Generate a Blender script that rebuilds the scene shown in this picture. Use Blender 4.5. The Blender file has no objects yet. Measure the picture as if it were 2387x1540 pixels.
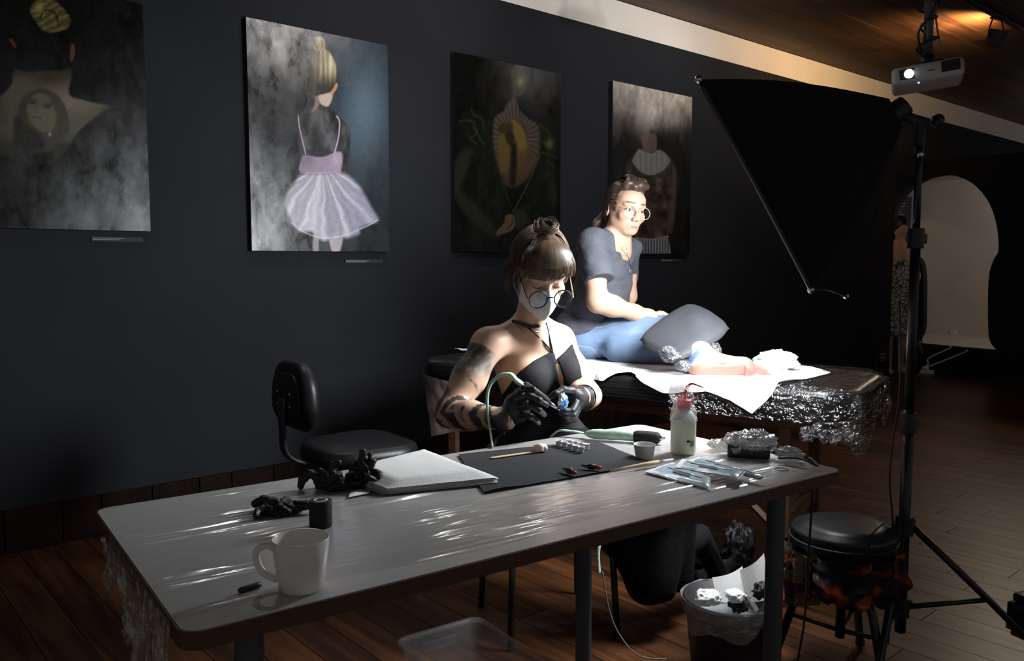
import bpy, bmesh, math, random
import numpy as np
from mathutils import Vector, Matrix
random.seed(7); RNG = np.random.default_rng(7)
SC = bpy.context.scene; COL = SC.collection

# ---------------------------------------------------------------- camera, world, exposure
IW, IH, FPX, YHOR, CAMH, YAW = 2387, 1540, 1930.0, 610.0, 1.23, math.radians(41)
PIT = math.atan((IH/2 - YHOR)/FPX); CY, SY = math.cos(YAW), math.sin(YAW)
cd = bpy.data.cameras.new('camera'); cam = bpy.data.objects.new('camera', cd); COL.objects.link(cam)
cd.sensor_width = 36; cd.lens = FPX/IW*36; cd.clip_start = .05
cam.location = (0, 0, CAMH); cam.rotation_euler = (math.pi/2 - PIT, 0, -YAW)
SC.camera = cam
wd = bpy.data.worlds.new('world'); SC.world = wd; wd.use_nodes = True
wd.node_tree.nodes['Background'].inputs[0].default_value = (1.0, .97, .95, 1)
wd.node_tree.nodes['Background'].inputs[1].default_value = .13
SC.view_settings.view_transform = 'Standard'; SC.view_settings.look = 'None'
SC.view_settings.exposure = 0.0; SC.view_settings.gamma = 1; SC.view_settings.use_curve_mapping = False
SOFTBOX_POWER = 76.0      # emission of the softbox diffuser
ALCOVE_FILL = 44.0; FLOOD_POWER = 130.0; WALL_FILL = 80.0; TABLE_FILL = 20.0

# ---------------------------------------------------------------- pixel to world
def ray(x, y):
    X = (x - IW/2)/FPX; Z = -(y - IH/2)/FPX
    return np.array([X, math.cos(PIT) + Z*math.sin(PIT), -math.sin(PIT) + Z*math.cos(PIT)])
def c2w(v): return np.array([CY*v[0] + SY*v[1], -SY*v[0] + CY*v[1], v[2]])
def px(x, y, d):
    r = ray(x, y); v = r*(d/r[1]); v[2] += CAMH; return c2w(v)
def onz(x, y, z):
    r = ray(x, y); v = r*((z - CAMH)/r[2]); v[2] += CAMH; return c2w(v)
def ony(x, y, Y):
    r = c2w(ray(x, y)); v = r*(Y/r[1]); v[2] += CAMH; return v
def onx(x, y, X):
    r = c2w(ray(x, y)); v = r*(X/r[0]); v[2] += CAMH; return v
def proj(V):
    V = np.atleast_2d(V); X = CY*V[:, 0] - SY*V[:, 1]; Y = SY*V[:, 0] + CY*V[:, 1]; Z = V[:, 2] - CAMH
    d = Y*math.cos(PIT) - Z*math.sin(PIT); u = Y*math.sin(PIT) + Z*math.cos(PIT)
    return np.stack([IW/2 + FPX*X/d, IH/2 - FPX*u/d], 1)
def cw(x, y, z): return c2w(np.array([x, y, z], float))

# ---------------------------------------------------------------- objects
WM = {}
def tag(o, label, cat, group=None, kind=None):
    if label: o['label'] = label
    if cat: o['category'] = cat
    if group: o['group'] = group
    if kind: o['kind'] = kind
    return o
def thing(name, label, cat, loc=(0, 0, 0), rz=0, group=None):
    o = bpy.data.objects.new(name, None); COL.objects.link(o); o.empty_display_size = .05
    o.location = Vector(loc); o.rotation_euler = (0, 0, rz)
    WM[o] = Matrix.Translation(Vector(loc)) @ Matrix.Rotation(rz, 4, 'Z')
    return tag(o, label, cat, group)
def mesh(V, Fs, name='mesh', smooth=True, col=None):
    me = bpy.data.meshes.new(name); V = np.asarray(V, np.float32)
    if isinstance(Fs, np.ndarray):
        n, k = Fs.shape
        me.vertices.add(len(V)); me.vertices.foreach_set('co', V.ravel())
        me.loops.add(n*k); me.loops.foreach_set('vertex_index', Fs.astype(np.int32).ravel())
        me.polygons.add(n); me.polygons.foreach_set('loop_start', np.arange(0, n*k, k, dtype=np.int32))
        me.update(calc_edges=True)
    else:
        me.from_pydata(V.tolist(), [], [list(map(int, f)) for f in Fs])
    me.validate()
    if smooth: me.polygons.foreach_set('use_smooth', np.ones(len(me.polygons), bool))
    if col is not None:
        a = me.color_attributes.new('Col', 'FLOAT_COLOR', 'POINT')
        c = np.ones((len(V), 4), np.float32); c[:, :3] = col; a.data.foreach_set('color', c.ravel())
    return me
def obj(name, g, mat, parent=None, smooth=True, col=None, kind=None, label=None, auto=None):
    V, Fs = g; V = np.asarray(V, float)
    if parent is not None:
        m = np.array(WM[parent].inverted()); V = V @ m[:3, :3].T + m[:3, 3]
    else:
        org = np.array([V[:, 0].mean(), V[:, 1].mean(), V[:, 2].min()]); V = V - org
    me = mesh(V, Fs, name, smooth, col); me.materials.append(mat)
    if auto: 
        try: me.set_sharp_from_angle(angle=math.radians(auto))
        except Exception: pass
    o = bpy.data.objects.new(name, me); COL.objects.link(o)
    if parent is not None: o.parent = parent; WM[o] = WM[parent]
    else: o.location = Vector(org); WM[o] = Matrix.Translation(Vector(org))
    if kind: o['kind'] = kind
    if label: o['label'] = label
    return o
def struct(name, g, mat, parent=None, smooth=False):
    o = obj(name, g, mat, parent, smooth)
    if parent is None: o['kind'] = 'structure'
    return o

# ---------------------------------------------------------------- geometry
def join(*gs):
    V, Fs, n = [], [], 0
    for v, f in gs:
        v = np.asarray(v, float); V.append(v); Fs += [[int(i) + n for i in q] for q in f]; n += len(v)
    return np.concatenate(V), Fs
def xf(g, R=None, t=(0, 0, 0)):
    V = np.asarray(g[0], float)
    if R is not None: V = V @ np.asarray(R).T
    return V + np.asarray(t, float), g[1]
def rotz(a): c, s = math.cos(a), math.sin(a); return np.array([[c, -s, 0], [s, c, 0], [0, 0, 1]])
def roty(a): c, s = math.cos(a), math.sin(a); return np.array([[c, 0, s], [0, 1, 0], [-s, 0, c]])
def rotx(a): c, s = math.cos(a), math.sin(a); return np.array([[1, 0, 0], [0, c, -s], [0, s, c]])
def box(c, s, R=None, bev=0, seg=1):
    bm = bmesh.new(); bmesh.ops.create_cube(bm, size=1); bmesh.ops.scale(bm, vec=s, verts=bm.verts)
    if bev: bmesh.ops.bevel(bm, geom=bm.edges[:], offset=bev, segments=seg, affect='EDGES', profile=.5)
    V = np.array([v.co[:] for v in bm.verts]); Fs = [[v.index for v in f.verts] for f in bm.faces]; bm.free()
    return xf((V, Fs), R, c)
def crom(P, n=6, closed=False):
    P = np.asarray(P, float); out = []; m = len(P)
    idx = (lambda i: P[i % m]) if closed else (lambda i: P[min(max(i, 0), m - 1)])
    for i in range(m if closed else m - 1):
        a, b, c, d = idx(i - 1), idx(i), idx(i + 1), idx(i + 2)
        for k in range(n):
            t = k/n
            out.append(.5*((2*b) + (-a + c)*t + (2*a - 5*b + 4*c - d)*t*t + (-a + 3*b - 3*c + d)*t**3))
    if not closed: out.append(P[-1])
    return np.array(out)
def tube(pts, r, n=8, caps=True, flat=None):
    P = np.asarray(pts, float); m = len(P); r = np.broadcast_to(np.asarray(r, float), (m,)) if np.ndim(r) < 2 else r
    T = np.gradient(P, axis=0); T /= np.linalg.norm(T, axis=1)[:, None] + 1e-12
    a = np.array([0, 0, 1.]) if abs(T[0][2]) < .9 else np.array([1., 0, 0])
    N = np.cross(T[0], a); N /= np.linalg.norm(N); V = []
    for i in range(m):
        N = N - T[i]*(N @ T[i]); N /= np.linalg.norm(N) + 1e-12; B = np.cross(T[i], N)
        for k in range(n):
            q = 2*math.pi*k/n
            V.append(P[i] + r[i]*(math.cos(q)*N + math.sin(q)*B*(flat or 1)))
    Fs = [[i*n + k, i*n + (k + 1) % n, (i + 1)*n + (k + 1) % n, (i + 1)*n + k] for i in range(m - 1) for k in range(n)]
    if caps: Fs += [list(range(n))[::-1], list(range((m - 1)*n, m*n))]
    return np.array(V), Fs
def cyl(a, b, r, r2=None, n=16): return tube([a, b], [r, r if r2 is None else r2], n)
def lathe(prof, n=24, c=(0, 0, 0), R=None, caps=True):
    V, m = [], len(prof)
    for r, z in prof:
        for k in range(n): V.append((r*math.cos(2*math.pi*k/n), r*math.sin(2*math.pi*k/n), z))
    Fs = [[i*n + k, i*n + (k + 1) % n, (i + 1)*n + (k + 1) % n, (i + 1)*n + k] for i in range(m - 1) for k in range(n)]
    if caps: Fs += [list(range(n))[::-1], list(range((m - 1)*n, m*n))]
    return xf((np.array(V), Fs), R, c)
def grid(fn, nu, nv):
    u, v = np.meshgrid(np.linspace(0, 1, nu), np.linspace(0, 1, nv)); V = fn(u.ravel(), v.ravel())
    i = np.arange(nu*nv).reshape(nv, nu)
    Fs = np.stack([i[:-1, :-1], i[:-1, 1:], i[1:, 1:], i[1:, :-1]], -1).reshape(-1, 4)
    return np.asarray(V), Fs
def prism(poly, z0, z1, R=None, t=(0, 0, 0)):
    n = len(poly); V = [(x, y, z0) for x, y in poly] + [(x, y, z1) for x, y in poly]
    Fs = [list(range(n))[::-1], list(range(n, 2*n))] + [[k, (k + 1) % n, n + (k + 1) % n, n + k] for k in range(n)]
    return xf((np.array(V, float), Fs), R, t)
def rrect(w, h, r, n=5):
    out = []
    for cx, cy, a0 in ((w/2 - r, h/2 - r, 0), (-w/2 + r, h/2 - r, 90), (-w/2 + r, -h/2 + r, 180), (w/2 - r, -h/2 + r, 270)):
        for k in range(n + 1):
            a = math.radians(a0 + 90*k/n); out.append((cx + r*math.cos(a), cy + r*math.sin(a)))
    return out
def sphere(c, r, n=12, m=8):
    r = np.broadcast_to(np.asarray(r, float), (3,))
    g = lathe([(math.sin(math.pi*i/m), -math.cos(math.pi*i/m)) for i in range(m + 1)], n, caps=False)
    return g[0]*r + np.asarray(c), g[1]
def lat(seed, shape):
    return np.random.default_rng(seed).random(shape).astype(np.float32)
def vnoise(P, sc=1., seed=0, oct=3):
    """value noise on Nx2 / Nx3 points, result about -1..1"""
    P = np.asarray(P, float)*sc; d = P.shape[1]; out = np.zeros(len(P)); amp = 1.; tot = 0
    for o in range(oct):
        L = lat(seed + o*17, (32,)*d); i = np.floor(P).astype(int); f = P - i; f = f*f*(3 - 2*f); acc = np.zeros(len(P))
        for c in range(2**d):
            w = np.ones(len(P)); ix = []
            for k in range(d):
                b = (c >> k) & 1; w = w*(f[:, k] if b else 1 - f[:, k]); ix.append((i[:, k] + b) % 32)
            acc += w*L[tuple(ix)]
        out += amp*(acc*2 - 1); tot += amp; amp *= .5; P = P*2.03 + 5.3
    return out/tot
def sm(a, b, x):
    t = np.clip((x - a)/(b - a), 0, 1); return t*t*(3 - 2*t)
def lin(c):
    c = np.asarray(c, float)/255.; return np.where(c <= .04045, c/12.92, ((c + .055)/1.055)**2.4)

# ---------------------------------------------------------------- signed distance fields, surface nets
class Field:
    def __init__(s, lo, hi, h):
        s.lo = np.asarray(lo, float); s.h = h; s.n = np.ceil((np.asarray(hi) - s.lo)/h).astype(int) + 1
        s.F = np.full(tuple(s.n), 1e3, np.float32)
    def sub(s, lo, hi):
        a = np.clip(np.floor((np.asarray(lo) - s.lo)/s.h).astype(int), 0, s.n); b = np.clip(np.ceil((np.asarray(hi) - s.lo)/s.h).astype(int) + 1, 0, s.n)
        sl = tuple(slice(i, j) for i, j in zip(a, b))
        ax = [(s.lo[k] + s.h*np.arange(a[k], b[k])).astype(np.float32) for k in range(3)]
        return sl, np.meshgrid(*ax, indexing='ij')
    def put(s, sl, d, k, op):
        A = s.F[sl]
        if A.size == 0: return
        if op == 'add':
            hh = np.maximum(k - np.abs(A - d), 0)/k if k > 0 else 0; s.F[sl] = np.minimum(A, d) - hh*hh*k/4
        elif op == 'cut':
            d = -d; hh = np.maximum(k - np.abs(A - d), 0)/k if k > 0 else 0; s.F[sl] = np.maximum(A, d) + hh*hh*k/4
    def cap(s, a, b, ra, rb, k=.02, op='add', sq=None):
        a = np.asarray(a, float); b = np.asarray(b, float); m = max(ra, rb) + k + 4*s.h
        sl, (X, Y, Z) = s.sub(np.minimum(a, b) - m, np.maximum(a, b) + m)
        ba = b - a; L = ba @ ba + 1e-12
        t = np.clip(((X - a[0])*ba[0] + (Y - a[1])*ba[1] + (Z - a[2])*ba[2])/L, 0, 1)
        d = np.sqrt((X - a[0] - t*ba[0])**2 + (Y - a[1] - t*ba[1])**2 + (Z - a[2] - t*ba[2])**2) - (ra + t*(rb - ra))
        s.put(sl, d.astype(np.float32), k, op)
    def chain(s, pts, rs, k=.02):
        for i in range(len(pts) - 1): s.cap(pts[i], pts[i + 1], rs[i], rs[i + 1], k)
    def ell(s, c, r, R=None, k=.02, op='add'):
        c = np.asarray(c, float); r = np.broadcast_to(np.asarray(r, float), (3,)); m = r.max() + k + 4*s.h
        sl, (X, Y, Z) = s.sub(c - m, c + m); X, Y, Z = X - c[0], Y - c[1], Z - c[2]
        if R is not None:
            R = np.asarray(R); X, Y, Z = (R[0, 0]*X + R[1, 0]*Y + R[2, 0]*Z, R[0, 1]*X + R[1, 1]*Y + R[2, 1]*Z, R[0, 2]*X + R[1, 2]*Y + R[2, 2]*Z)
        k0 = np.sqrt((X/r[0])**2 + (Y/r[1])**2 + (Z/r[2])**2); k1 = np.sqrt((X/r[0]**2)**2 + (Y/r[1]**2)**2 + (Z/r[2]**2)**2) + 1e-9
        s.put(sl, (k0*(k0 - 1)/k1).astype(np.float32), k, op)
    def coords(s):
        return np.meshgrid(*[(s.lo[k] + s.h*np.arange(s.n[k])).astype(np.float32) for k in range(3)], indexing='ij')
    def mesh(s, smooth=2, F=None):
        F = s.F if F is None else F; S = F < 0; n = np.array(F.shape) - 1
        c = [(i, j, k) for i in (0, 1) for j in (0, 1) for k in (0, 1)]
        sh = lambda A, o: A[o[0]:o[0] + n[0], o[1]:o[1] + n[1], o[2]:o[2] + n[2]]
        cnt = sum(sh(S, o).astype(np.int8) for o in c); I = np.argwhere((cnt > 0) & (cnt < 8))
        acc = np.zeros((len(I), 3)); w = np.zeros(len(I))
        val = {o: F[I[:, 0] + o[0], I[:, 1] + o[1], I[:, 2] + o[2]].astype(float) for o in c}
        for o in c:
            for ax in range(3):
                if o[ax]: continue
                q = list(o); q[ax] = 1; q = tuple(q); a, b = val[o], val[q]; m = (a < 0) != (b < 0)
                t = np.where(m, np.clip(a/np.where(m, a - b, 1), 0, 1), 0); p = np.array(o, float)[None].repeat(len(I), 0); p[:, ax] = t
                acc += p*m[:, None]; w += m
        V = s.lo + s.h*(I + acc/w[:, None])
        idx = np.full(tuple(n), -1, np.int32); idx[I[:, 0], I[:, 1], I[:, 2]] = np.arange(len(I)); Q = []
        for ax in range(3):
            e1 = [slice(None)]*3; e2 = [slice(None)]*3; e1[ax] = slice(0, -1); e2[ax] = slice(1, None)
            A, B = S[tuple(e1)], S[tuple(e2)]; E = np.argwhere(A != B); o1, o2 = (ax + 1) % 3, (ax + 2) % 3
            ok = (E[:, o1] > 0) & (E[:, o2] > 0) & (E[:, o1] < n[o1]) & (E[:, o2] < n[o2]); E = E[ok]
            ins = S[E[:, 0], E[:, 1], E[:, 2]]; q = []
            for d1, d2 in ((-1, -1), (0, -1), (0, 0), (-1, 0)):
                g = E.copy(); g[:, o1] += d1; g[:, o2] += d2; q.append(idx[g[:, 0], g[:, 1], g[:, 2]])
            q = np.stack(q, 1); q[~ins] = q[~ins][:, ::-1]; Q.append(q)
        Q = np.concatenate(Q); Q = Q[(Q >= 0).all(1)]
        for _ in range(smooth): V = relax(V, Q)
        return V, Q
def relax(V, Q, f=.5):
    a = Q.ravel(); b = np.roll(Q, -1, 1).ravel(); n = len(V); acc = np.zeros((n, 3)); w = np.bincount(a, minlength=n) + np.bincount(b, minlength=n)
    for k in range(3): acc[:, k] = np.bincount(a, V[b, k], n) + np.bincount(b, V[a, k], n)
    return V*(1 - f) + f*acc/np.maximum(w, 1)[:, None]

# ---------------------------------------------------------------- materials
MATS = {}
def nt(m): return m.node_tree.nodes, m.node_tree.links
def mat(name, col=(.5, .5, .5), rough=.5, metal=0, spec=.5, bump=None, var=None, vcol=False, **kw):
    """bump=(scale xyz, strength, distance); var=(scale xyz, amount) multiplies the colour by noise"""
    if name in MATS: return MATS[name]
    m = bpy.data.materials.new(name); m.use_nodes = True; N, L = nt(m); b = N['Principled BSDF']; MATS[name] = m
    b.inputs['Base Color'].default_value = (*col, 1); b.inputs['Roughness'].default_value = rough; b.inputs['Metallic'].default_value = metal
    b.inputs['Specular IOR Level'].default_value = spec
    for k, v in kw.items(): b.inputs[k.replace('_', ' ')].default_value = v
    src = None
    if vcol:
        a = N.new('ShaderNodeVertexColor'); a.layer_name = 'Col'; src = a.outputs['Color']
    def noise(sc, det=4, geo=True):
        tc = N.new('ShaderNodeTexCoord'); mp = N.new('ShaderNodeMapping'); mp.inputs['Scale'].default_value = sc
        L.new(tc.outputs['Object'], mp.inputs[0]); t = N.new('ShaderNodeTexNoise'); t.inputs['Detail'].default_value = det; t.inputs['Scale'].default_value = 1
        L.new(mp.outputs[0], t.inputs['Vector']); return t.outputs['Fac']
    if var:
        f = noise(var[0]); r = N.new('ShaderNodeMapRange'); r.inputs[1].default_value = .3; r.inputs[2].default_value = .7
        r.inputs[3].default_value = 1 - var[1]; r.inputs[4].default_value = 1 + var[1]; L.new(f, r.inputs[0])
        mx = N.new('ShaderNodeMix'); mx.data_type = 'RGBA'; mx.blend_type = 'MULTIPLY'; mx.inputs[0].default_value = 1
        if src: L.new(src, mx.inputs[6])
        else: mx.inputs[6].default_value = (*col, 1)
        L.new(r.outputs[0], mx.inputs[7]); src = mx.outputs[2]
    if src: L.new(src, b.inputs['Base Color'])
    if bump:
        f = noise(bump[0]); bp = N.new('ShaderNodeBump'); bp.inputs['Strength'].default_value = bump[1]; bp.inputs['Distance'].default_value = bump[2]
        L.new(f, bp.inputs['Height']); L.new(bp.outputs[0], b.inputs['Normal'])
    return m
def emis(name, col, st):
    m = bpy.data.materials.new(name); m.use_nodes = True; N, L = nt(m); N.remove(N['Principled BSDF'])
    e = N.new('ShaderNodeEmission'); e.inputs[0].default_value = (*col, 1); e.inputs[1].default_value = st; L.new(e.outputs[0], N['Material Output'].inputs[0]); return m
def film(name, base=.04, rough=.08, sc=(60, 60, 60), strength=.5, dist=.01, tint=(1, 1, 1), body=0., det=3, patch=None):
    """clear plastic film: mostly see-through, mirror-like glints from the creases"""
    m = bpy.data.materials.new(name); m.use_nodes = True; N, L = nt(m); N.remove(N['Principled BSDF']); MATS[name] = m
    tr = N.new('ShaderNodeBsdfTransparent'); tr.inputs[0].default_value = (*tint, 1); gl = N.new('ShaderNodeBsdfGlossy'); gl.inputs['Roughness'].default_value = rough
    tc = N.new('ShaderNodeTexCoord'); mp = N.new('ShaderNodeMapping'); mp.inputs['Scale'].default_value = sc; L.new(tc.outputs['Object'], mp.inputs[0])
    t = N.new('ShaderNodeTexNoise'); t.inputs['Scale'].default_value = 1; t.inputs['Detail'].default_value = det; L.new(mp.outputs[0], t.inputs['Vector'])
    bp = N.new('ShaderNodeBump'); bp.inputs['Strength'].default_value = strength; bp.inputs['Distance'].default_value = dist; 
    if patch:
        mp2 = N.new('ShaderNodeMapping'); mp2.inputs['Scale'].default_value = patch; L.new(tc.outputs['Object'], mp2.inputs[0]); t2 = N.new('ShaderNodeTexNoise'); t2.inputs['Scale'].default_value = 1; t2.inputs['Detail'].default_value = 3; L.new(mp2.outputs[0], t2.inputs['Vector'])
        rm = N.new('ShaderNodeMapRange'); rm.interpolation_type = 'SMOOTHSTEP'; rm.inputs[1].default_value = .46; rm.inputs[2].default_value = .66; rm.inputs[3].default_value = .12; rm.inputs[4].default_value = 1.; L.new(t2.outputs['Fac'], rm.inputs[0]); L.new(rm.outputs[0], bp.inputs['Strength'])
    L.new(t.outputs['Fac'], bp.inputs['Height']); L.new(bp.outputs[0], gl.inputs['Normal'])
    lw = N.new('ShaderNodeLayerWeight'); lw.inputs[0].default_value = .5; pw_ = N.new('ShaderNodeMath'); pw_.operation = 'POWER'; pw_.inputs[1].default_value = 5; L.new(lw.outputs['Facing'], pw_.inputs[0])
    ad = N.new('ShaderNodeMath'); ad.operation = 'MULTIPLY_ADD'; ad.inputs[1].default_value = .45; ad.inputs[2].default_value = base; L.new(pw_.outputs[0], ad.inputs[0])
    mx = N.new('ShaderNodeMixShader'); L.new(ad.outputs[0], mx.inputs[0]); L.new(gl.outputs[0], mx.inputs[2]); src = tr.outputs[0]
    if body:
        df = N.new('ShaderNodeBsdfDiffuse'); df.inputs[0].default_value = (.75, .77, .8, 1); m2 = N.new('ShaderNodeMixShader'); m2.inputs[0].default_value = body
        L.new(tr.outputs[0], m2.inputs[1]); L.new(df.outputs[0], m2.inputs[2]); src = m2.outputs[0]
    L.new(src, mx.inputs[1]); L.new(mx.outputs[0], N['Material Output'].inputs[0]); return m
def wood(name, c1, c2, sc, rough=.45, spec=.4):
    """plank wood: grain along the plank (world position), each plank its own tint"""
    m = bpy.data.materials.new(name); m.use_nodes = True; N, L = nt(m); b = N['Principled BSDF']; MATS[name] = m
    g = N.new('ShaderNodeNewGeometry'); oi = N.new('ShaderNodeObjectInfo'); mp = N.new('ShaderNodeMapping'); mp.inputs['Scale'].default_value = sc
    va = N.new('ShaderNodeVectorMath'); va.operation = 'MULTIPLY_ADD'; va.inputs[1].default_value = (9, 9, 9); L.new(oi.outputs['Random'], va.inputs[0]); L.new(g.outputs['Position'], va.inputs[2])
    L.new(va.outputs[0], mp.inputs[0]); t = N.new('ShaderNodeTexNoise'); t.inputs['Scale'].default_value = 1; t.inputs['Detail'].default_value = 6; t.inputs['Distortion'].default_value = .6; L.new(mp.outputs[0], t.inputs['Vector'])
    cr = N.new('ShaderNodeValToRGB'); cr.color_ramp.elements[0].position = .32; cr.color_ramp.elements[1].position = .7
    cr.color_ramp.elements[0].color = (*c1, 1); cr.color_ramp.elements[1].color = (*c2, 1); L.new(t.outputs['Fac'], cr.inputs[0])
    r = N.new('ShaderNodeMapRange'); r.inputs[3].default_value = .6; r.inputs[4].default_value = 1.35; L.new(oi.outputs['Random'], r.inputs[0])
    mx = N.new('ShaderNodeMix'); mx.data_type = 'RGBA'; mx.blend_type = 'MULTIPLY'; mx.inputs[0].default_value = 1; L.new(cr.outputs[0], mx.inputs[6]); L.new(r.outputs[0], mx.inputs[7]); L.new(mx.outputs[2], b.inputs['Base Color'])
    b.inputs['Roughness'].default_value = rough; b.inputs['Specular IOR Level'].default_value = spec
    bp = N.new('ShaderNodeBump'); bp.inputs['Strength'].default_value = .15; bp.inputs['Distance'].default_value = .004; L.new(t.outputs['Fac'], bp.inputs['Height']); L.new(bp.outputs[0], b.inputs['Normal']); return m

# ---------------------------------------------------------------- room
DW = 3.97; PX0 = 9.5; WE = 8.76; CEIL = 3.03; ZS = 2.82
M_wall = mat('dark_wall_paint', (.0135, .0145, .0185), .85, spec=.25, bump=((40, 40, 40), .1, .003), var=((2, 2, 2), .12))
M_white = mat('white_plaster', (.78, .72, .66), .8, var=((3, 3, 3), .05))
M_alc = mat('alcove_plaster', (.72, .66, .6), .85, var=((2, 2, 2), .06))
M_floor = wood('floor_wood', (.026, .0085, .0032), (.10, .037, .013), (22, 1.6, 22), .38)
M_ceil = wood('ceiling_wood', (.03, .011, .0045), (.10, .045, .018), (1.3, 16, 16), .55)
M_skirt = wood('skirting_wood', (.006, .002, .001), (.016, .0055, .0028), (16, 16, 3), .8, .15)
M_dark = mat('dark_gap', (.006, .004, .003), .9)
floor = struct('floor', box((5.2, 2.4, -.035), (14.4, 6.8, .03)), M_dark)
pl = mesh(*box((0, 0, 0), (1, 1, 1)), 'plank', False); pl.materials.append(M_floor)
def plank(name, me, parent, c, s):
    o = bpy.data.objects.new(name, me); COL.objects.link(o); o.parent = parent
    o.location = Vector(c) - parent.location; o.scale = s; return o
pw = .13; i = 0; x = -2.0
while x < PX0 + .05:
    ys = [-1.0] + sorted(random.uniform(-.6 + 1.7*k, .5 + 1.7*k) for k in range(3)) + [DW if x < WE - .1 else 5.6]
    for a, b in zip(ys[:-1], ys[1:]):
        if b - a > .1: plank('plank', pl, floor, (x, (a + b)/2, -.01), (pw - .003, b - a - .003, .02))
    x += pw
wall = struct('wall_back', box(((-2 + WE)/2, DW + .1, (.19 + ZS)/2), (WE + 2, .2, ZS - .19)), M_wall)
lint = struct('wall_lintel', join(box(((WE + PX0)/2, DW + .1, (2.15 + ZS)/2), (PX0 - WE, .2, ZS - 2.15)), box(((PX0 + 13)/2, DW + .1, (2.33 + ZS)/2), (13 - PX0, .2, ZS - 2.33))), M_wall)
trim = struct('trim_1', box((5.5, DW + .1, (ZS + CEIL)/2), (15, .2, CEIL - ZS)), M_white)
step = struct('trim_2', box((11, DW - .004, ZS + .0), (4.6, .008, .045)), M_white)
base = struct('baseboard_back', box(((-2 + WE)/2, DW + .105, .095), (WE + 2, .19, .19)), M_dark)
bb = mesh(*box((0, 0, 0), (1, 1, 1)), 'board', False); bb.materials.append(M_skirt)
x = -2.0
while x < WE - .05:
    w = random.choice((.22, .16, .3)); w = min(w, WE - x)
    plank('board', bb, base, (x + w/2, DW + .001, .1 + random.uniform(-.002, .002)), (w - .006, .016, .176)); x += w
ceil = struct('ceiling', box((5.5, 1.5, CEIL + .04), (15, 5.3, .03)), M_dark)
cb = mesh(*box((0, 0, 0), (1, 1, 1)), 'board', False); cb.materials.append(M_ceil)
y = DW
while y > -1:
    x = -2. + random.uniform(-1.5, 0)
    while x < 13:
        l = random.uniform(2.6, 4.2); plank('board', cb, ceil, (x + l/2, y - .145, CEIL + .012 + random.uniform(0, .004)), (l - .006, .284, .024)); x += l
    y -= .29
M_navy = mat('navy_paint', (.012, .014, .024), .6)
# partition with horseshoe arch
def arch_poly(p):      # photo outline turned into points of the partition plane
    return [tuple(onx(a, b, PX0)[1:]) for a, b in p]
ap = [(2325, 817), (2306, 790), (2303, 720), (2305, 645), (2316, 605), (2327, 585), (2326, 545), (2318, 505), (2301, 465), (2270, 430), (2232, 411), (2200, 408), (2160, 417), (2126, 437), (2104, 460), (2084, 500), (2080, 560), (2100, 590), (2140, 600), (2152, 640), (2152, 720), (2150, 770), (2134, 800)]
ap = [tuple(q) for q in crom(np.array(ap, float), 4)]; hole = arch_poly(ap)
cu = bpy.data.curves.new('partition', 'CURVE'); cu.dimensions = '2D'; cu.fill_mode = 'BOTH'; cu.extrude = .05
for pts in ([(5.6, 0), (5.6, 2.34), (-1.0, 2.34), (-1.0, 0)], hole):
    sp = cu.splines.new('POLY'); sp.points.add(len(pts) - 1); sp.use_cyclic_u = True
    for q, (a, b) in zip(sp.points, pts): q.co = (a, b, 0, 1)
tmp = bpy.data.objects.new('tmp', cu); COL.objects.link(tmp); bpy.context.view_layer.update()
me = bpy.data.meshes.new_from_object(tmp.evaluated_get(bpy.context.evaluated_depsgraph_get())); bpy.data.objects.remove(tmp)
V = np.array([v.co[:] for v in me.vertices]); Fs = [list(p.vertices) for p in me.polygons]
struct('wall_right', (np.stack([PX0 + .05 + V[:, 2], V[:, 0], V[:, 1]], 1), Fs), M_wall)
struct('wall_alcove', join(box((11.2, 4.2, 1.13), (.1, 5.8, 2.26)), box((10.4, 7.05, 1.13), (1.6, .1, 2.26)), box((10.43, 4.2, 2.28), (1.63, 5.8, .04))), M_alc)
struct('floor_alcove', box((10.38, 4.2, .15), (1.54, 5.6, .30)), mat('alcove_floor', (.6, .55, .5), .6))
# ---------------------------------------------------------------- paintings
M_art = mat('oil_on_canvas', vcol=True, rough=.26, spec=.6, bump=((420, 420, 420), .3, .0015))
def grainy(m, hi=1.3):
    N, Lk = nt(m); tc = N.new('ShaderNodeTexCoord'); mp = N.new('ShaderNodeMapping'); mp.inputs['Scale'].default_value = (9, 9, 5); Lk.new(tc.outputs['Object'], mp.inputs[0])
    t = N.new('ShaderNodeTexNoise'); t.inputs['Scale'].default_value = 1; t.inputs['Detail'].default_value = 10; t.inputs['Roughness'].default_value = .75; Lk.new(mp.outputs[0], t.inputs['Vector'])
    r = N.new('ShaderNodeMapRange'); r.inputs[1].default_value = .35; r.inputs[2].default_value = .68; r.inputs[3].default_value = .05; r.inputs[4].default_value = hi; Lk.new(t.outputs['Fac'], r.inputs[0]); Lk.new(r.outputs[0], N['Principled BSDF'].inputs['Specular IOR Level'])
grainy(M_art); M_art2 = mat('matt_oil_on_canvas', vcol=True, rough=.26, spec=.5, bump=((420, 420, 420), .3, .0015)); grainy(M_art2, .42)
M_cedge = mat('canvas_edge', (.012, .012, .013), .5)
def seg_d(X, Y, pts):
    d = np.full(X.shape, 1e9); t0 = np.zeros(X.shape); n = len(pts)
    for i in range(n - 1):
        (ax, ay), (bx, by) = pts[i], pts[i + 1]; bx -= ax; by -= ay; t = np.clip(((X - ax)*bx + (Y - ay)*by)/(bx*bx + by*by + 1e-9), 0, 1)
        q = np.hypot(X - ax - t*bx, Y - ay - t*by); m = q < d; d = np.where(m, q, d); t0 = np.where(m, (i + t)/(n - 1), t0)
    return d, t0
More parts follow.
